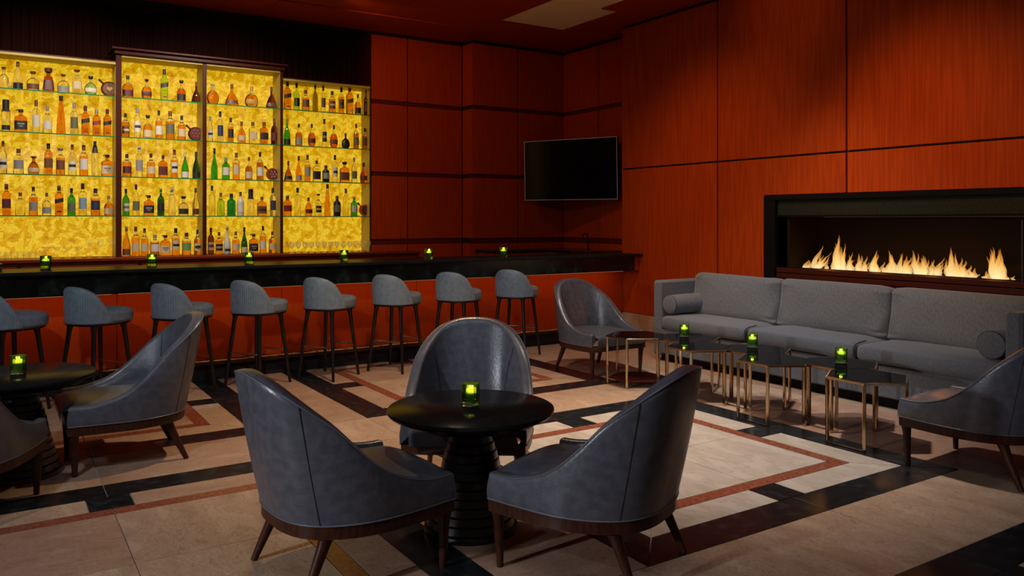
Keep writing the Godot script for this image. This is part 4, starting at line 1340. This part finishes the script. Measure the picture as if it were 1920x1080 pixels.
func build_glasses() -> void:
	var where := ["fourth from right", "third from right", "second from right", "rightmost"]
	for k in 4:
		var p := on_n([87.0, 106.5, 127.0, 147.0][k], 478.0, 9.72)
		var s := Sh.new()
		s.lathe([Vector2(0, 0), Vector2(0.035, 0), Vector2(0.035, 0.002), Vector2(0.005, 0.008), Vector2(0.004, 0.07), Vector2(0.006, 0.078), Vector2(0.055, 0.125), Vector2(0.053, 0.125), Vector2(0.004, 0.082), Vector2(0, 0.082)], 24)
		var t := thing("martini_glass", "%s of the four shallow martini glasses on the back counter, far left bay" % where[k], "glass", Vector3(p.x, 1.0905, p.z), 0, "martini glasses")
		put("bowl_and_stem", s, M.thin_glass, t)
	for k in 3:
		var p := on_n([167.0, 188.0, 210.0][k], 476.0, 9.72)
		var t := thing("wine_glass", "%s of three tall stemmed wine glasses on the back counter, far left bay" % ["leftmost", "middle", "rightmost"][k], "glass", Vector3(p.x, 1.0905, p.z), 0, "tall wine glasses")
		put("bowl_and_stem", goblet(0.033, 0.20, 0.10), M.thin_glass, t)
	var tum := Sh.new()
	tum.lathe([Vector2(0, 0), Vector2(0.030, 0), Vector2(0.036, 0.085), Vector2(0.0345, 0.085), Vector2(0.029, 0.010), Vector2(0, 0.010)], 20)
	var first: Node3D = null
	for k in 7:
		var p := on_n(4.0 + 11.5 * k, 482.0, 9.68)
		var text := "low clear tumbler, %s from left in the row at far left of back counter" % ["first", "second", "third", "fourth", "fifth", "sixth", "seventh"][k]
		if first == null:
			first = thing("tumbler", text, "glass", Vector3(p.x, 1.0905, p.z), 0, "tumblers at the left of the back counter")
			put("glass_cup", tum, M.thin_glass, first)
		else:
			copy(first, "tumbler", Vector3(p.x, 1.0905, p.z), 0, text)
	first = null
	var gob := goblet(0.034, 0.135, 0.05)
	for r in 3:
		for k in 13:
			var text := "small stemmed glass, %s from left in the %s row below the far right bay" % [["first", "second", "third", "fourth", "fifth", "sixth", "seventh", "eighth", "ninth", "tenth", "eleventh", "twelfth", "thirteenth"][k], ["front", "middle", "back"][r]]
			var at := W(3.05 + 0.083 * k + 0.03 * (r % 2), 1.0905, 9.66 + 0.10 * r if r < 2 else 9.90)
			if at.x > 4.11:
				continue
			if first == null:
				first = thing("stemmed_glass", text, "glass", at, 0, "stemmed glasses below the far right bay")
				put("bowl_and_stem", gob, M.thin_glass, first)
			else:
				copy(first, "stemmed_glass", at, 0, text)

# ------------------------------------------------------------------ sofa
func build_sofa() -> void:
	var t := thing("sofa", "long grey velvet three seat sofa below the fireplace", "sofa", W(6.33, 0, 4.585))
	var o := -W(6.33, 0, 4.585)
	put("plinth", span(Vector3(6.02, 0.0, 2.80), Vector3(6.70, 0.085, 6.37)), M.black_metal, t, o)
	put("base", span(Vector3(5.955, 0.085, 2.862), Vector3(6.72, 0.335, 6.31), 0.012), M.velvet, t, o)
	put("back_frame", span(Vector3(6.60, 0.335, 2.862), Vector3(6.735, 0.84, 6.31), 0.02), M.velvet, t, o)
	for a in [[6.312, 6.428], [2.745, 2.86]]:
		put("arm", span(Vector3(5.95, 0.06, a[0]), Vector3(6.735, 0.852, a[1]), 0.022), M.velvet, t, o)
	var ends := [6.308, 5.161, 4.02, 2.866]
	for k in 3:
		var n0: float = ends[k + 1] + 0.004
		var n1: float = ends[k] - 0.004
		var s := Sh.new()
		s.pillow(W(6.255, 0.415, (n0 + n1) / 2), Vector3(0.64, 0.168, n1 - n0), 0.42, 0.12, Basis.IDENTITY, 72, 24)
		rumple(s, k, 0.006)
		put("seat_cushion", s, M.velvet, t, o)
		s = Sh.new()
		s.pillow(W(6.48, 0.69, (n0 + n1) / 2), Vector3(0.47, 0.21, n1 - n0 + 0.006), 0.52, 0.13, Basis(Vector3(0, 0, 1), -0.20) * Basis(Vector3(0, 1, 0), Vector3(1, 0, 0), Vector3(0, 0, -1)), 96, 24)
		pucker(s, (n0 + n1) / 2, (n1 - n0) / 2)
		rumple(s, k + 5, 0.007)
		put("back_cushion", s, M.velvet, t, o)
		for e in [n0, n1]:
			if e > 2.9 and e < 6.2:
				s = Sh.new()
				s.tube(PackedVector3Array(spline([W(5.945, 0.35, e), W(5.935, 0.42, e), W(5.965, 0.475, e), W(6.10, 0.494, e)], 4)), 0.004, 6)
				put("seam", s, M.velvet_seam, t, o)
	for k in 2:
		var n: float = [6.205, 2.962][k]
		var b := thing("bolster_cushion", ["grey velvet bolster lying against the left sofa arm", "velvet bolster lying against the right sofa arm, its round end to the room"][k], "cushion", W(6.27, 0.607, n), 0, "velvet sofa bolsters")
		var s := Sh.new()
		s.lathe([Vector2(0, -0.302), Vector2(0.075, -0.30), Vector2(0.096, -0.292), Vector2(0.10, -0.275), Vector2(0.103, 0.0), Vector2(0.10, 0.275), Vector2(0.096, 0.292), Vector2(0.075, 0.30), Vector2(0, 0.302)], 40)
		for i in s.v.size():
			s.v[i] = Basis(Vector3(0, 0, 1), PI / 2) * s.v[i]
		put("bolster_body", s, M.velvet, b)
		for e in [-0.287, 0.287]:
			s = Sh.new()
			var ring := PackedVector3Array()
			for j in 40:
				ring.push_back(Vector3(e, cos(TAU * j / 40) * 0.098, sin(TAU * j / 40) * 0.098))
			s.tube(ring, 0.0035, 6, true)
			put("piping", s, M.velvet_seam, b)

# small folds where the cushion covers are pulled in at the ends
func pucker(s: Sh, n: float, half: float) -> void:
	for i in s.v.size():
		var p := s.v[i]
		var e := clampf(1.0 - (half - absf(-p.z - n)) / 0.16, 0.0, 1.0)
		s.v[i].x += 0.010 * e * sin(p.y * 75.0 + 2.0 * sin(p.y * 23.0))

func rumple(s: Sh, seed_: int, amp: float) -> void:
	var f := noise(FastNoiseLite.TYPE_SIMPLEX_SMOOTH, 2.2, 300 + seed_, 3)
	for i in s.v.size():
		var p := s.v[i]
		s.v[i] = p + Vector3(f.get_noise_3d(p.x, p.y, p.z), f.get_noise_3d(p.x + 9, p.y, p.z), 0.0) * amp * 2.0

# ------------------------------------------------------------------ fireplace
func build_fireplace() -> void:
	var t := thing("linear_fireplace", "long black framed gas fireplace set in the red wood wall behind the sofa", "fireplace", W(6.9, 0.8, 4.22))
	var o := -W(6.9, 0.8, 4.22)
	var f: Material = M.black_metal
	put("frame", span(Vector3(6.735, 1.70, 2.842), Vector3(6.80, 1.748, 5.606), 0.004), f, t, o)
	put("frame", span(Vector3(6.735, 0.802, 2.842), Vector3(6.80, 0.85, 5.606), 0.004), f, t, o)
	put("frame", span(Vector3(6.735, 0.85, 5.46), Vector3(6.80, 1.70, 5.606), 0.004), f, t, o)
	put("frame", span(Vector3(6.735, 0.85, 2.842), Vector3(6.80, 1.70, 2.985), 0.004), f, t, o)
	put("hood", span(Vector3(6.775, 1.545, 2.985), Vector3(6.85, 1.70, 5.46), 0.003), M.hood, t, o)
	put("hood_lip", span(Vector3(6.765, 1.528, 2.985), Vector3(6.85, 1.545, 5.46), 0.003), M.black_metal, t, o)
	put("lip_trim", span(Vector3(6.762, 1.524, 2.985), Vector3(6.768, 1.528, 4.9)), M.steel_edge, t, o)
	for k in 3:
		put("sill_board", span(Vector3(6.755, 0.852 + 0.055 * k, 2.985), Vector3(6.86, 0.90 + 0.055 * k, 5.46), 0.004), M.dark_wood, t, o)
	put("burner_tray", span(Vector3(6.86, 0.99, 3.0), Vector3(7.28, 1.0, 5.46)), M.ember, t, o)
	put("tray_edge", span(Vector3(6.80, 1.0, 3.06), Vector3(6.87, 1.018, 5.40), 0.003), M.black_metal, t, o)
	put("firebox_back", span(Vector3(7.28, 0.85, 2.9), Vector3(7.31, 1.7, 5.54)), M.fire_brick, t, o)
	put("firebox_top", span(Vector3(6.85, 1.545, 2.9), Vector3(7.28, 1.57, 5.54)), M.fire_brick, t, o)
	put("firebox_side", span(Vector3(6.80, 0.85, 5.33), Vector3(7.28, 1.545, 5.36)), M.fire_brick, t, o)
	put("firebox_side", span(Vector3(6.80, 0.85, 3.09), Vector3(7.28, 1.545, 3.12)), M.fire_brick, t, o)
	put("side_trim", span(Vector3(6.775, 1.0, 3.12), Vector3(6.785, 1.50, 3.126)), M.steel_edge, t, o)
	# flame clusters: per tongue the pixel x of the foot, pixel x and y of the tip, width
	var fx := 6.98
	var groups := [
		[[1503, 1512, 494, 9], [1508, 1517, 487, 10], [1515, 1519, 488, 8], [1525, 1541, 460, 10], [1533, 1556, 472, 8], [1531, 1545, 478, 11], [1548, 1552, 490, 9]],
		[[1560, 1566, 480, 10], [1572, 1572, 440, 11], [1574, 1566, 455, 9], [1578, 1578, 462, 13], [1583, 1585, 456, 6], [1590, 1597, 473, 9], [1595, 1596, 486, 10], [1568, 1563, 484, 8]],
		[[1611, 1613, 475, 10], [1618, 1624, 480, 8], [1607, 1607, 488, 8], [1634, 1645, 468, 10], [1638, 1642, 476, 11], [1645, 1648, 494, 9], [1624, 1628, 490, 8]],
		[[1661, 1655, 490, 8], [1668, 1672, 472, 11], [1677, 1671, 469, 9], [1684, 1690, 474, 11], [1694, 1699, 479, 10], [1701, 1702, 482, 9], [1706, 1706, 490, 9], [1664, 1662, 497, 9]],
		[[1718, 1711, 469, 9], [1724, 1716, 474, 10], [1732, 1730, 478, 10], [1736, 1737, 481, 9], [1745, 1749, 486, 9], [1755, 1765, 482, 8], [1760, 1763, 492, 10], [1726, 1724, 490, 12]],
		[[1780, 1773, 486, 8], [1784, 1784, 464, 10], [1788, 1792, 474, 8], [1800, 1803, 483, 10], [1808, 1807, 488, 9], [1816, 1821, 497, 9], [1826, 1832, 502, 9], [1793, 1797, 494, 11]],
		[[1848, 1851, 508, 8], [1866, 1852, 473, 8], [1868, 1858, 463, 11], [1870, 1868, 468, 10], [1875, 1877, 466, 9], [1878, 1881, 486, 8], [1886, 1890, 512, 8], [1896, 1900, 517, 6]]]
	for gr in groups.size():
		var s := Sh.new()
		var rng := RandomNumberGenerator.new()
		rng.seed = 70 + gr
		for tg in groups[gr]:
			for strand in 3:
				var fx2 := fx + rng.randf_range(-0.05, 0.07)
				var foot := on_x(tg[0] + rng.randf_range(-3, 3), 500, fx2)
				var tip := on_x(tg[1] + rng.randf_range(-3, 3), tg[2] + strand * rng.randf_range(2, 12), fx2)
				foot.y = 1.0
				var sway := rng.randf_range(-0.018, 0.018)
				var wid: float = tg[3] * 0.0048 * rng.randf_range(0.55, 0.95)
				var rows := []
				for i in 15:
					var q := i / 14.0
					var c := foot.lerp(tip, q)
					c.z += sway * sin(q * PI * 1.6) + 0.006 * sin(q * 9.0 + strand * 2.0)
					var rr := wid * (0.55 + 0.75 * sin(minf(1.0, q * 1.7) * PI * 0.8)) * pow(1.0 - q, 0.75) + 0.0006
					var row := PackedVector3Array()
					for j in 8:
						var a := TAU * j / 8
						row.push_back(c + Vector3(sin(a) * rr * 0.5, 0, cos(a) * rr * 0.75))
					rows.push_back(row)
				s.begin()
				s.grid(rows, true, 1)
				s.outward()
		put("flame", s, M.fire, t, o).set_meta("kind", "stuff")
	for k in 4:
		var l := OmniLight3D.new()
		l.name = "fire_light_%d" % k
		l.light_color = Color(1.0, 0.62, 0.25)
		l.light_energy = 0.05
		l.omni_range = 12.0
		l.omni_attenuation = 2.0
		l.light_size = 0.08
		l.shadow_enabled = true
		add_child(l)
		l.position = W(6.90, 1.13, 3.4 + 0.52 * k)

func on_x(px: float, py: float, x: float) -> Vector3:
	var r := (px - 960.0) / FOCAL
	var u := (HORIZON - py) / FOCAL
	var t := x / (r * side.y + side.x)
	return W(x, EYE.y + u * t, t * (-r * side.x + side.y))

# ------------------------------------------------------------------ television
func build_television() -> void:
	var a := W(6.30, 2.185, 9.43)
	var b := W(6.90, 2.182, 8.126)
	var across := (b - a).normalized()
	var nrm := across.cross(Vector3.UP).normalized()
	if nrm.dot(EYE - a) < 0.0:
		nrm = -nrm
	var basis_ := Basis(across, Vector3.UP, across.cross(Vector3.UP)).orthonormalized()
	var t := thing("television", "large black flat television tilted in the corner above the bar end", "television", (a + b) / 2.0)
	t.basis = basis_ * Basis(Vector3.RIGHT, 0.035)
	var w := a.distance_to(b)
	var s := Sh.new()
	s.box(Vector3(0, 0, -0.022), Vector3(w, 0.83, 0.035), 0.004)
	put("housing", s, M.black_metal, t)
	s = Sh.new()
	s.box(Vector3(0, 0, -0.003), Vector3(w - 0.022, 0.808, 0.005))
	put("screen", s, M.screen, t)
	for e in [-1, 1]:
		s = Sh.new()
		s.box(Vector3(0, 0.410 * e, 0.001), Vector3(w, 0.009, 0.010), 0.002)
		put("bezel", s, M.bezel, t)
		s = Sh.new()
		s.box(Vector3((w / 2 - 0.006) * e, 0, 0.001), Vector3(0.009, 0.83, 0.010), 0.002)
		put("bezel", s, M.bezel, t)
	s = Sh.new()
	s.box(Vector3(0, 0, -0.06), Vector3(0.4, 0.3, 0.04), 0.005)
	s.tube(PackedVector3Array([Vector3(0, 0, -0.07), Vector3(0, 0, -0.49)]), 0.03, 10)
	put("wall_bracket", s, M.black_metal, t)

# ------------------------------------------------------------------ lamps
func downlight(x: float, n: float, energy: float, colour: Color, angle := 60.0, to := Vector3.DOWN, size := 0.06, soft := 0.6) -> void:  # unseen ceiling lamp, aimed and set to light one part of the room
	var t := thing("unseen_ceiling_downlight", "unseen round downlight in the ceiling, out of view, placed to light the room", "lamp", W(x, 3.97, n), 0, "unseen ceiling downlights")
	var s := Sh.new()
	s.lathe([Vector2(0.052, 0.0), Vector2(0.07, -0.004), Vector2(0.072, 0.0), Vector2(0.052, 0.004)], 24)
	put("trim_ring", s, M.black_metal, t)
	s = Sh.new()
	s.lathe([Vector2(0, -0.001), Vector2(0.05, -0.001), Vector2(0.05, 0.0), Vector2(0, 0.0)], 24)
	put("lamp_lens", s, M.lens, t)
	var l := SpotLight3D.new()
	l.name = "downlight_beam"
	l.light_energy = energy
	l.light_color = colour
	l.spot_angle = angle
	l.spot_angle_attenuation = soft
	l.spot_range = 14.0
	l.spot_attenuation = 2.0
	l.light_size = size
	l.shadow_enabled = true
	t.add_child(l)
	l.position = Vector3(0, -0.03, 0)
	l.basis = Basis.looking_at(to.normalized(), Vector3.UP if absf(to.normalized().y) < 0.99 else Vector3.FORWARD)

# ------------------------------------------------------------------ scene
func _ready() -> void:
	var ang := atan2(3293.4 - 960.0, FOCAL)
	side = Vector2(cos(ang), sin(ang))
	var cam := Camera3D.new()
	cam.name = "camera"
	add_child(cam)
	cam.projection = Camera3D.PROJECTION_FRUSTUM
	cam.near = 0.05
	cam.far = 60.0
	cam.size = 2.0 * cam.near * 540.0 / FOCAL
	cam.frustum_offset = Vector2(0, -(540.0 - HORIZON) / FOCAL * cam.near)
	cam.position = EYE
	cam.basis = Basis.looking_at(Vector3(side.x, 0, -side.y), Vector3.UP)
	cam.current = true
	var env := Environment.new()
	env.background_mode = Environment.BG_COLOR
	env.background_color = Color.BLACK
	env.tonemap_mode = Environment.TONE_MAPPER_LINEAR
	env.tonemap_exposure = 1.0
	env.sdfgi_enabled = true
	env.ssao_enabled = true
	env.ssil_enabled = true
	var we := WorldEnvironment.new()
	we.name = "world_environment"
	we.environment = env
	add_child(we)
	speck = tex(noise(FastNoiseLite.TYPE_SIMPLEX, 0.18, 55, 3), [[0.0, Color(0.86, 0.84, 0.82)], [0.5, Color(0.97, 0.96, 0.95)], [1.0, Color(1, 1, 1)]])
	materials()
	lamps()
	build_floor()
	build_room()
	build_bar()
	build_shelving()
	build_sofa()
	build_fireplace()
	build_television()
	build_seating()
	build_bottles()
	build_glasses()

func lamps() -> void:
	var warm := Color(1.0, 0.86, 0.70)
	var amber := Color(1.0, 0.76, 0.42)
	var white := Color(1.0, 0.93, 0.86)
	# unseen lamps over the middle of the room
	downlight(4.25, 3.85, 11.5, Color(1.0, 0.96, 0.93), 30.0, Vector3.DOWN, 0.08, 0.9)
	downlight(2.7, 5.5, 11.0, warm, 42.0, Vector3.DOWN, 0.08, 0.9)
	downlight(5.0, 6.0, 5.0, white, 38.0, Vector3.DOWN, 0.08, 0.9)
	downlight(4.9, 4.75, 6.8, Color(0.92, 0.95, 1.0), 33.0, W(1.5, -3.4, 0.05), 0.12, 0.9)
	# out of view at the left, placed to light the seats and the bar
	downlight(-3.2, 2.2, 4.0, Color(0.92, 0.95, 1.0), 36.0, W(5.2, -3.1, 2.4), 0.15, 0.9)
	downlight(-1.2, 2.6, 11.0, Color(0.90, 0.95, 1.0), 34.0, W(2.9, -3.1, 4.9), 0.15, 0.9)
	unseen_ceiling_panel(0.9, 1.3, 1.5, 1.7)
	unseen_side_lamp(-3.95, 1.9, 2.5, 12.0)
	# unseen lamps placed to brighten the fireplace wall
	downlight(3.7, 4.1, 9.5, amber, 26.0, W(3.0, -2.1, -0.3), 0.1, 1.0)
	downlight(3.6, 5.9, 7.5, amber, 31.0, W(3.1, -2.4, 0.3), 0.1, 1.0)
	downlight(5.3, 5.2, 0.4, amber, 30.0, W(1.4, -0.3, 0.1), 0.05, 1.0)
	# unseen lamps in the aisle, placed to light the bottles and back wall
	for x in [0.5, 2.1]:
		downlight(x, 8.2, 6.0, white, 50.0, W(0.1, -1.7, 1.5), 0.05, 0.9)
	downlight(3.2, 8.4, 2.0, amber, 50.0, W(2.2, -1.6, 1.3), 0.1, 0.9)

# an unseen square light, out of view, placed to put highlights on the seats
func unseen_ceiling_panel(x: float, n: float, size: float, energy: float) -> void:
	var t := thing("unseen_light_panel", "unseen soft light panel out of view above the front chairs, placed to light them", "lamp", W(x, 3.93, n))
	var s := Sh.new()
	s.box(Vector3(0, 0.01, 0), Vector3(size + 0.06, 0.05, size + 0.06), 0.006)
	put("housing", s, M.black_metal, t)
	s = Sh.new()
	s.box(Vector3(0, -0.018, 0), Vector3(size, 0.008, size), 0.002)
	put("lamp_diffuser", s, glow(Color(0.95, 0.97, 1.0), 0.9), t)
	var l := AreaLight3D.new()
	l.name = "panel_light"
	l.area_size = Vector2(size, size)
	l.area_normalize_energy = true
	l.light_energy = energy
	l.light_color = Color(0.95, 0.97, 1.0)
	l.area_range = 14.0
	l.shadow_enabled = true
	t.add_child(l)
	l.position = Vector3(0, -0.03, 0)
	l.basis = Basis.looking_at(Vector3.DOWN, Vector3.FORWARD)

# an unseen lamp, out of view at the left, placed to light the front chairs
func unseen_side_lamp(x: float, y: float, n: float, energy: float) -> void:
	var t := thing("unseen_wall_lamp", "unseen lamp out of view on the left, placed to light the front left chair", "lamp", W(x, y, n))
	var s := Sh.new()
	s.box(Vector3(-0.01, 0, 0), Vector3(0.02, 0.26, 0.12), 0.004)
	put("back_plate", s, M.gold, t)
	s = Sh.new()
	s.box(Vector3(0.05, 0, 0), Vector3(0.09, 0.20, 0.16), 0.01)
	put("lamp_shade", s, M.black_metal, t)
	s = Sh.new()
	s.box(Vector3(0.0975, 0, 0), Vector3(0.004, 0.17, 0.13), 0.001)
	put("lamp_glass", s, M.lens, t)
	var l := SpotLight3D.new()
	l.name = "side_lamp_beam"
	l.light_energy = energy
	l.light_color = Color(0.95, 0.97, 1.0)
	l.spot_angle = 30.0
	l.spot_angle_attenuation = 1.0
	l.spot_range = 14.0
	l.spot_attenuation = 2.0
	l.light_size = 0.07
	l.shadow_enabled = true
	t.add_child(l)
	l.position = Vector3(0.18, 0, 0)
	l.basis = Basis.looking_at(W(5.0, -1.2, 0.9).normalized(), Vector3.UP)

func build_seating() -> void:
	var chair := lounge_chair()
	var spots := [
		[0.988, 3.325, 4.7, "blue grey leather lounge chair seen from behind, left of the candlelit round table in front"],
		[2.378, 2.515, 115.0, "blue grey leather lounge chair seen from behind, right of the front round table"],
		[1.022, 5.623, 180.0, "leather lounge chair in side view facing left, before the third bar stool"],
		[5.07, 6.604, 270.0, "leather lounge chair facing the room between last bar stool and sofa end"],
		[5.03, 2.21, 93.0, "leather lounge chair cut by the right picture edge, before the sofa's right arm"],
		[-0.37, 4.71, 60.0, "leather lounge chair in lower left corner, only its front arm showing"],
		[2.485, 4.284, 235.0, "leather lounge chair facing the viewer behind the front round table"]]
	for i in spots.size():
		var a := deg_to_rad(spots[i][2])
		var at := W(spots[i][0], 0, spots[i][1])
		var turn := facing(cos(a), sin(a))
		if i == 0:
			chair.position = at
			chair.rotation.y = turn
			chair.set_meta("label", spots[i][3])
		else:
			copy(chair, "lounge_chair", at, turn, spots[i][3])
	round_table("round black pedestal table with a candle, between the three front lounge chairs", 1.957, 3.40)
	round_table("round black pedestal table at the left picture edge with a green candle", 0.13, 5.55)
	var stool := bar_stool()
	var sx := [0.10, 0.72, 1.37, 2.03, 2.70, 3.40, 4.11, 4.84]
	var where := ["first bar stool from the left, cut by the picture edge", "second bar stool from the left, complete in view", "third bar stool from the left, partly behind the side view lounge chair", "fourth bar stool from the left, before the bar front", "fifth bar stool from the left, over the black floor inset", "sixth bar stool from the left, before the lounge chair facing us", "seventh bar stool from the left, legs hidden by the lounge chair", "eighth bar stool, rightmost, nearest the sofa"]
	for i in 8:
		var a := deg_to_rad(33.0)
		var at := W(sx[i], 0, 7.41)
		if i == 0:
			stool.position = at
			stool.rotation.y = facing(cos(a), sin(a))
			stool.set_meta("label", "ribbed blue grey stool, " + where[i])
		else:
			copy(stool, "bar_stool", at, facing(cos(a), sin(a)), "ribbed grey stool, " + where[i])
	var hex := hex_table()
	var hx := [[4.96, 3.26, "front hexagonal black glass table with gold legs, nearest the right lounge chair"], [5.24, 3.66, "hexagonal gold framed table carrying the rightmost candle before the sofa"], [4.96, 4.03, "hexagonal gold framed table in the front row, right of the middle sofa candle"], [5.24, 4.43, "hexagonal gold framed table carrying the middle candle before the sofa"], [4.96, 4.79, "hexagonal gold framed table just behind the right front lounge chair's back"], [5.24, 5.19, "hexagonal gold framed table carrying the leftmost candle before the sofa"], [4.96, 5.57, "farthest hexagonal gold framed table, with a low shelf, by the leather chair"]]
	for i in 7:
		if i == 0:
			hex.position = W(hx[i][0], 0, hx[i][1])
			hex.set_meta("label", hx[i][2])
		else:
			var h := copy(hex, "hexagonal_side_table", W(hx[i][0], 0, hx[i][1]), 0, hx[i][2])
			if i == 6:
				var poly := PackedVector2Array()
				for k in 6:
					var q := deg_to_rad(30 + 60 * k)
					poly.push_back(Vector2(cos(q), sin(q)) * 0.262)
				var s := Sh.new()
				s.prism(poly, 0.05, 0.066, 0.002)
				put("low_shelf", s, M.dark_wood, h)
	var c := candle("votive_candle")
	var cs := []
	var bp := [[86, 503], [285, 501], [467, 497], [645, 491], [804, 489], [944, 485]]
	var bn := [7.90, 7.76, 7.71, 7.73, 7.63, 7.61]
	var bw := ["first from left on the bar", "second from left on the bar", "third from left on the bar", "fourth from left on the bar", "fifth from left on the bar", "sixth and last on the bar"]
	for i in 6:
		var p := on_n(bp[i][0], bp[i][1], bn[i])
		cs.push_back([Vector3(p.x, 1.0805, p.z), "lit candle in green glass, " + bw[i]])
	cs.push_back([W(5.223, 0.4475, 5.231), "lit candle in green glass before the sofa, leftmost of three on gold tables"])
	cs.push_back([W(5.262, 0.4475, 4.492), "lit candle in green glass before the sofa, middle of three on gold tables"])
	cs.push_back([W(5.225, 0.4475, 3.642), "lit candle in green glass before the sofa, rightmost of three on gold tables"])
	cs.push_back([W(1.957, 0.5905, 3.40), "lit candle in ribbed green glass on the front round table"])
	cs.push_back([W(0.125, 0.5905, 5.549), "lit candle in green glass on the round table at left edge"])
	for i in cs.size():
		if i == 0:
			c.position = cs[i][0]
			c.set_meta("label", cs[i][1])
		else:
			copy(c, "votive_candle", cs[i][0], 0.3 * i, cs[i][1])
